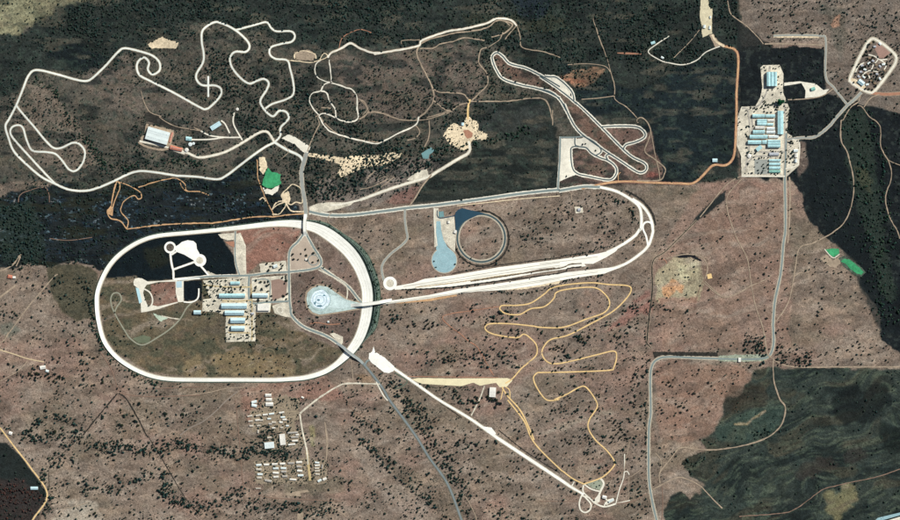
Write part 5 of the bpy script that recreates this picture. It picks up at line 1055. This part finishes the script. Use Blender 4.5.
ords = ['', 'second ', 'third ', 'fourth ', 'fifth ', 'sixth ', 'seventh ', 'eighth ', 'ninth ', 'tenth ', 'eleventh ', 'twelfth ']
ONROAD = lambda x, y: min(math.hypot(x - p_[0][0], y - p_[0][1]) - p_[1] / 2 for p_ in OVD) < 0.5
OVD = [((q[0], q[1]), q[2]) for q in smooth_path([(p[0], p[1], q) for p, q in OVAL], 1.5, True)]
allr = sorted((q[2] + 1e-4 * ((q[0] * 7.3 + q[1] * 3.1) % 1) for nm_, L_ in clumps for q in L_), reverse=True); cut = allr[288]; small_ones = []
for nm_, L_ in clumps:
    L_ = [q for q in L_ if not ONROAD(q[0], q[1])]
    keep = [q for q in L_ if q[2] + 1e-4 * ((q[0] * 7.3 + q[1] * 3.1) % 1) > cut]; small_ones += [q for q in L_ if q not in keep]
    if not keep: continue
    cx = sum(q[0] for q in keep) / len(keep); cy = sum(q[1] for q in keep) / len(keep); cnt = {}
    for (x, y, r) in sorted(keep, key=lambda q: -math.hypot(q[0] - cx, q[1] - cy)):
        dd = dirs(x - cx, y - cy); i = cnt.get(dd, 0); cnt[dd] = i + 1; size = 'bushy' if r < 0.96 else ('large' if r > 1.05 else 'round')
        lab = '%s tree %s, %soutermost to the %s' % (size, nm_, ords[min(i, 11)], dd)
        if len(lab.split()) > 16: print('LONG', lab)
        tree(x, y, r * (0.95 + 0.35 * random.random()), lab, 'trees ' + nm_)
# ------------------------------------------------------------------ bush: the countless small trees of the hills and veld
def ico():
    p_ = (1 + 5 ** 0.5) / 2; v = np.array([(-1, p_, 0), (1, p_, 0), (-1, -p_, 0), (1, -p_, 0), (0, -1, p_), (0, 1, p_), (0, -1, -p_), (0, 1, -p_), (p_, 0, -1), (p_, 0, 1), (-p_, 0, -1), (-p_, 0, 1)], float); v /= np.linalg.norm(v[0])
    f_ = np.array([(0, 11, 5), (0, 5, 1), (0, 1, 7), (0, 7, 10), (0, 10, 11), (1, 5, 9), (5, 11, 4), (11, 10, 2), (10, 7, 6), (7, 1, 8), (3, 9, 4), (3, 4, 2), (3, 2, 6), (3, 6, 8), (3, 8, 9), (4, 9, 5), (2, 4, 11), (6, 2, 10), (8, 6, 7), (9, 8, 1)]); return v, f_
SC = [np.array([(q[0], q[1], q[2], 0) for q in small_ones])]
def scatter(poly, dens, r0, r1, clus=0.0, seed=0, cs=9, tone=0):
    a = np.array(poly); x0, y0 = a.min(0); x1, y1 = a.max(0); n = int((x1 - x0) * (y1 - y0) / 100 * dens * 0.72 * (1 + 1.2 * clus))
    xs = x0 + rng.random(n) * (x1 - x0); ys = y0 + rng.random(n) * (y1 - y0); ok = pip(xs, ys, poly); xs = xs[ok]; ys = ys[ok]
    f_ = fbm(xs / cs, ys / (cs * 0.75), 200 + seed, 3); g_ = fbm(xs / 38, ys / 26, 250 + seed, 2); pr = ((1 - clus) + clus * sstep(0.42, 0.66, f_)) * (0.25 + 1.1 * sstep(0.35, 0.62, g_)); ok = rng.random(len(xs)) < pr; xs = xs[ok]; ys = ys[ok]
    i = ((ys + 20) * 2).astype(int).clip(0, 1119); j = ((xs + 20) * 2).astype(int).clip(0, 1919); ok = ~MX[i, j]; xs = xs[ok]; ys = ys[ok]
    r = r0 * 0.8 + (r1 * 1.2 - r0 * 0.8) * rng.random(len(xs)) ** 2.6; SC.append(np.stack([xs, ys, r, np.full(len(xs), tone)], 1))
def belt(pts, wd, dens, r0, r1, tone=0, clus=0.4, seed=0):
    P = smooth_path([(a, b, 0) for a, b in pts], 2.0)[:, :2]; L_ = np.linalg.norm(np.diff(P, axis=0), axis=1).sum(); n = int(L_ * wd / 100 * dens * 0.58)
    k = rng.integers(0, len(P) - 1, n); u = rng.random(n)[:, None]; q = P[k] * (1 - u) + P[k + 1] * u + rng.normal(0, wd / 2.1, (n, 2)); xs, ys = q.T
    f_ = fbm(xs / 6, ys / 5, 300 + seed, 2); ok = rng.random(n) < (1 - clus) + clus * 2 * sstep(0.4, 0.6, f_); xs = xs[ok]; ys = ys[ok]
    i = ((ys + 20) * 2).astype(int).clip(0, 1119); j = ((xs + 20) * 2).astype(int).clip(0, 1919); ok = ~MX[i, j]; xs = xs[ok]; ys = ys[ok]
    SC.append(np.stack([xs, ys, r0 * 0.75 + (r1 * 1.15 - r0 * 0.75) * rng.random(len(xs)) ** 2.2, np.full(len(xs), tone)], 1))
HILL = [(-24, 40), (60, 20), (100, -24), (740, -24), (738, 60), (640, 90), (560, 90), (500, 105), (478, 140), (440, 165), (400, 205), (310, 212), (245, 165), (200, 185), (60, 190), (-24, 205)]
scatter(HILL, 23, 0.36, 0.80, 0.35, 1, 14)
scatter([(100, -24), (740, -24), (736, 60), (560, 60), (500, 45), (400, 45), (330, 50), (285, 40), (200, 18), (120, 40), (60, 30)], 20, 0.4, 0.95, 0.5, 2, 10)
scatter([(200, 40), (330, 100), (400, 150), (330, 200), (255, 150), (235, 120), (210, 90)], 26, 0.45, 0.95, 0.3, 3, 10)
scatter([(300, 160), (420, 130), (440, 165), (310, 212)], 18, 0.5, 1.1, 0.6, 4, 8)
belt(t(0, 110, '380,130 480,250 620,240 780,230 867,230') + t(180, 110, '60,230'), 6, 60, 0.5, 1.0, 1); belt([(30, 80), (55, 90), (70, 120), (100, 160), (110, 172)], 5, 60, 0.5, 1.0, 1)
belt([(420, 150), (450, 150), (500, 138), (530, 130)], 5, 70, 0.5, 1.1, 1); belt([(300, 185), (340, 190), (370, 165), (430, 160), (450, 140)], 10, 60, 0.5, 1.2, 0)
belt([(432, 90), (440, 100), (450, 118), (440, 130)], 6, 50, 0.5, 1.1); belt([(484, 30), (488, 60), (495, 85)], 5, 55, 0.5, 1.1)
scatter([(-24, -24), (100, -24), (60, 20), (-24, 45)], 5, 0.4, 0.8, 0.7, 5)
scatter(RIV, 16, 0.4, 0.9, 0.5, 6, 8); scatter([(-20, 205), (30, 205), (50, 262), (20, 270), (-20, 262)], 22, 0.5, 1.1, 0.5, 7)
scatter([(400, 203), (440, 165), (478, 140), (555, 127), (557, 188), (420, 205)], 2.5, 0.4, 0.8, 0.5, 8); scatter([(500, 60), (740, 60), (738, 182), (655, 182), (640, 125), (560, 90)], 7, 0.35, 0.7, 0.6, 9)
VELD = [(-24, 270), (45, 270), (95, 275), (98, 330), (130, 375), (300, 384), (350, 362), (385, 300), (375, 270), (330, 222), (500, 205), (600, 185), (740, 182), (800, 200), (845, 250), (880, 320), (895, 352), (900, 366), (770, 366), (720, 400), (700, 445), (670, 470), (660, 544), (-24, 544)]
scatter(VELD, 5.0, 0.3, 0.8, 0.85, 10, 11); scatter([(-24, 270), (95, 275), (130, 375), (350, 385), (380, 360), (640, 300), (650, 544), (-24, 544)], 5.0, 0.4, 1.05, 0.95, 11, 12)
scatter([(385, 310), (520, 300), (520, 370), (420, 365)], 14, 0.4, 1.1, 0.9, 12, 9); scatter([(540, 190), (640, 200), (640, 240), (560, 250), (500, 250)], 11, 0.4, 0.9, 0.85, 13, 9)
scatter([(575, 330), (650, 300), (650, 500), (620, 500), (560, 430)], 8, 0.4, 0.95, 0.9, 14, 9)
for s, w_, d_ in (('100,155 230,160 320,150 380,175 440,205 500,210 560,195 620,220 700,200 800,190 867,205', 8, 62), ('110,160 200,75 300,95 350,120', 6, 55), ('340,165 270,220 215,290 180,340 215,420 200,500', 6, 60), ('700,310 720,380 700,400 760,440 867,460', 8, 70), ('350,370 450,390 560,370 620,330 720,320', 7, 45)): belt(t(0, 400, s), w_, d_, 0.55, 1.25, 0, 0.35, int(w_))
for s, w_, d_ in (('-20,190 60,205 150,220 240,235 330,215 400,240 480,235', 8, 58), ('-20,440 60,450 120,470 250,410 300,460 400,470 480,450 560,490 660,470', 8, 60), ('740,60 800,90 867,130', 6, 45), ('780,170 867,240', 5, 40)): belt(t(180, 400, s), w_, d_, 0.5, 1.15, 0, 0.4, 3)
for s, w_, d_ in (('230,20 290,90 310,180 360,250 390,320 450,380 430,450', 8, 75), ('10,180 100,250 170,310 280,420 380,510', 7, 55), ('380,200 450,190 520,200', 7, 40), ('430,480 560,490 720,510', 6, 30)): belt(t(360, 400, s), w_, d_, 0.5, 1.15, 0, 0.4, 4)
belt(t(360, 320, '130,250 180,330 230,400 260,470'), 10, 75, 0.5, 1.15); belt(t(360, 320, '280,292 350,292 440,296'), 1.4, 160, 0.45, 0.7); belt(t(360, 320, '390,310 440,340 500,350'), 6, 80, 0.5, 1.2)
belt([(94, 300), (96, 325), (104, 348), (118, 362), (140, 376), (160, 383)], 5, 70, 0.5, 1.1, 1); belt([(87, 285), (90, 310), (98, 335)], 5, 60, 0.5, 1.1)
for s in ('400,258 600,232 867,195', '420,318 600,292 740,275', '200,300 400,290 520,278'): belt(t(360, 220, s), 1.3, 150, 0.4, 0.75)
belt(t(360, 220, '600,310 700,320 800,300 867,290') + t(540, 220, '100,265 200,250 270,240'), 1.8, 120, 0.45, 0.85); belt(t(540, 110, '260,360 350,400 400,440 420,500'), 3.5, 90, 0.45, 0.9); belt(t(540, 220, '20,170 200,140 330,100 400,60'), 2, 90, 0.45, 0.8)
belt(t(540, 220, '400,350 420,400 420,470') , 3, 70, 0.4, 1.0); belt(t(540, 220, '500,370 560,385 600,400 640,400'), 2.5, 70, 0.4, 1.0); belt(t(540, 320, '455,40 462,200 458,420 465,520'), 0.9, 170, 0.4, 0.75); belt(t(540, 400, '455,100 462,300'), 0.9, 170, 0.4, 0.75)
belt(t(360, 220, '10,130 60,230 75,300 70,400 30,490'), 4, 80, 0.45, 0.9, 1); belt(t(180, 220, '600,10 700,70 790,180 850,290'), 2.2, 110, 0.4, 0.9, 1)
scatter([(743, 335), (765, 335), (768, 368), (745, 370)], 40, 0.5, 1.1, 0.5, 15, 6); scatter([(775, 342), (812, 345), (812, 368), (775, 366)], 34, 0.5, 1.1, 0.5, 16, 6)
scatter([(740, -24), (924, -24), (924, 128), (856, 104), (826, 92), (826, 40), (770, 42)], 14, 0.38, 0.85, 0.75, 17, 9); scatter([(740, 42), (826, 44), (850, 100), (900, 130), (924, 150), (924, 350), (880, 310), (840, 240), (800, 190), (790, 60)], 9, 0.35, 0.8, 0.6, 18)
belt([(850, 115), (862, 150), (866, 190), (872, 230), (880, 270), (888, 320)], 15, 38, 0.5, 1.15, 1, 0.5, 6); belt([(868, 112), (880, 150), (884, 200), (892, 250)], 7, 45, 0.5, 1.1, 1)
scatter(SE, 2.2, 0.4, 0.85, 0.8, 19, 10); belt(t(540, 400, '700,180 740,185 780,170'), 4, 70, 0.5, 1); belt(t(700, 400, '230,140 270,150 300,140'), 4, 90, 0.5, 1); belt(t(540, 400, '620,260 660,300 700,250'), 4, 50, 0.5, 1)
scatter([(-24, 480), (20, 478), (42, 494), (30, 544), (-24, 544)], 26, 0.5, 0.95, 0.4, 20, 6, 2)
scatter([(250, 400), (300, 398), (304, 440), (302, 458), (262, 455)], 55, 0.35, 0.8, 0.6, 21, 5); scatter([(255, 460), (330, 458), (328, 485), (255, 485)], 30, 0.35, 0.7, 0.5, 22, 5)
scatter(OV, 3.5, 0.4, 0.9, 0.85, 23, 9); scatter([(292, 270), (345, 288), (360, 300), (360, 315), (345, 350), (290, 312)], 8, 0.4, 0.9, 0.7, 24, 6); scatter([(105, 274), (128, 252), (190, 237), (227, 246), (236, 276)], 4, 0.35, 0.7, 0.6, 25, 6)
scatter([(746, 102), (792, 98), (796, 178), (745, 178)], 30, 0.3, 0.9, 0.85, 31, 4); scatter([(762, 62), (786, 66), (788, 100), (758, 100)], 16, 0.3, 0.8, 0.7, 32, 5); scatter([(200, 282), (250, 276), (290, 270), (290, 306), (256, 343), (224, 343), (224, 316), (200, 314)], 22, 0.3, 0.85, 0.8, 33, 4)
Q = np.concatenate(SC); Q = Q[(Q[:, 0] > -22) & (Q[:, 0] < 922) & (Q[:, 1] > -22) & (Q[:, 1] < 542)]
print('bushes', len(Q))
iv, ifc = ico(); n = len(Q); rm = Q[:, 2] * S; ct = np.stack([X(Q[:, 0]), Y(Q[:, 1]), relief(Q[:, 0], Q[:, 1]) + rm * 0.75], 1)
jit = 1 + (rng.random((n, 12)) - 0.5) * 0.75; an = rng.random(n) * 6.28; cs_, sn_ = np.cos(an), np.sin(an); el = 0.65 + 0.7 * rng.random(n)
vx = iv[None, :, 0] * jit * el[:, None]; vy = iv[None, :, 1] * jit / el[:, None]; vz = iv[None, :, 2] * jit * 0.85
V = np.stack([vx * cs_[:, None] - vy * sn_[:, None], vx * sn_[:, None] + vy * cs_[:, None], vz], -1) * rm[:, None, None] + ct[:, None, :]
F = (ifc[None] + (np.arange(n) * 12)[:, None, None]).reshape(-1, 3)
me = bpy.data.meshes.new('bush'); me.vertices.add(n * 12); me.vertices.foreach_set('co', V.reshape(-1)); me.loops.add(F.size); me.loops.foreach_set('vertex_index', F.ravel().astype(np.int32))
me.polygons.add(len(F)); me.polygons.foreach_set('loop_start', np.arange(0, F.size, 3)); me.update(calc_edges=True)
ca = me.color_attributes.new('leaf', 'FLOAT_COLOR', 'POINT'); tones = np.array([C(34, 50, 45), C(36, 56, 46), C(64, 46, 42)]); cc = tones[Q[:, 3].astype(int)] * (0.55 + 0.95 * rng.random(n))[:, None]
cc = cc * (1 + (rng.random((n, 1)) - 0.5) * np.array([0.5, 0, -0.3])); cc = np.repeat(cc, 12, 0) * (0.8 + 0.4 * rng.random((n * 12, 1))); ca.data.foreach_set('color', np.concatenate([cc, np.ones((n * 12, 1))], 1).ravel())
bm_ = bpy.data.materials.new('bush_foliage'); bm_.use_nodes = True; a_ = bm_.node_tree.nodes.new('ShaderNodeAttribute'); a_.attribute_name = 'leaf'; pb = bm_.node_tree.nodes['Principled BSDF']; pb.inputs['Roughness'].default_value = 0.95; pb.inputs['Specular IOR Level'].default_value = 0.1
bm_.node_tree.links.new(a_.outputs['Color'], pb.inputs['Base Color']); me.materials.append(bm_)
bo = bpy.data.objects.new('bush', me); COL.objects.link(bo); bo['kind'] = 'stuff'; label(bo, 'countless small dark thorn trees and bushes dotted over the hills and veld', 'bush')
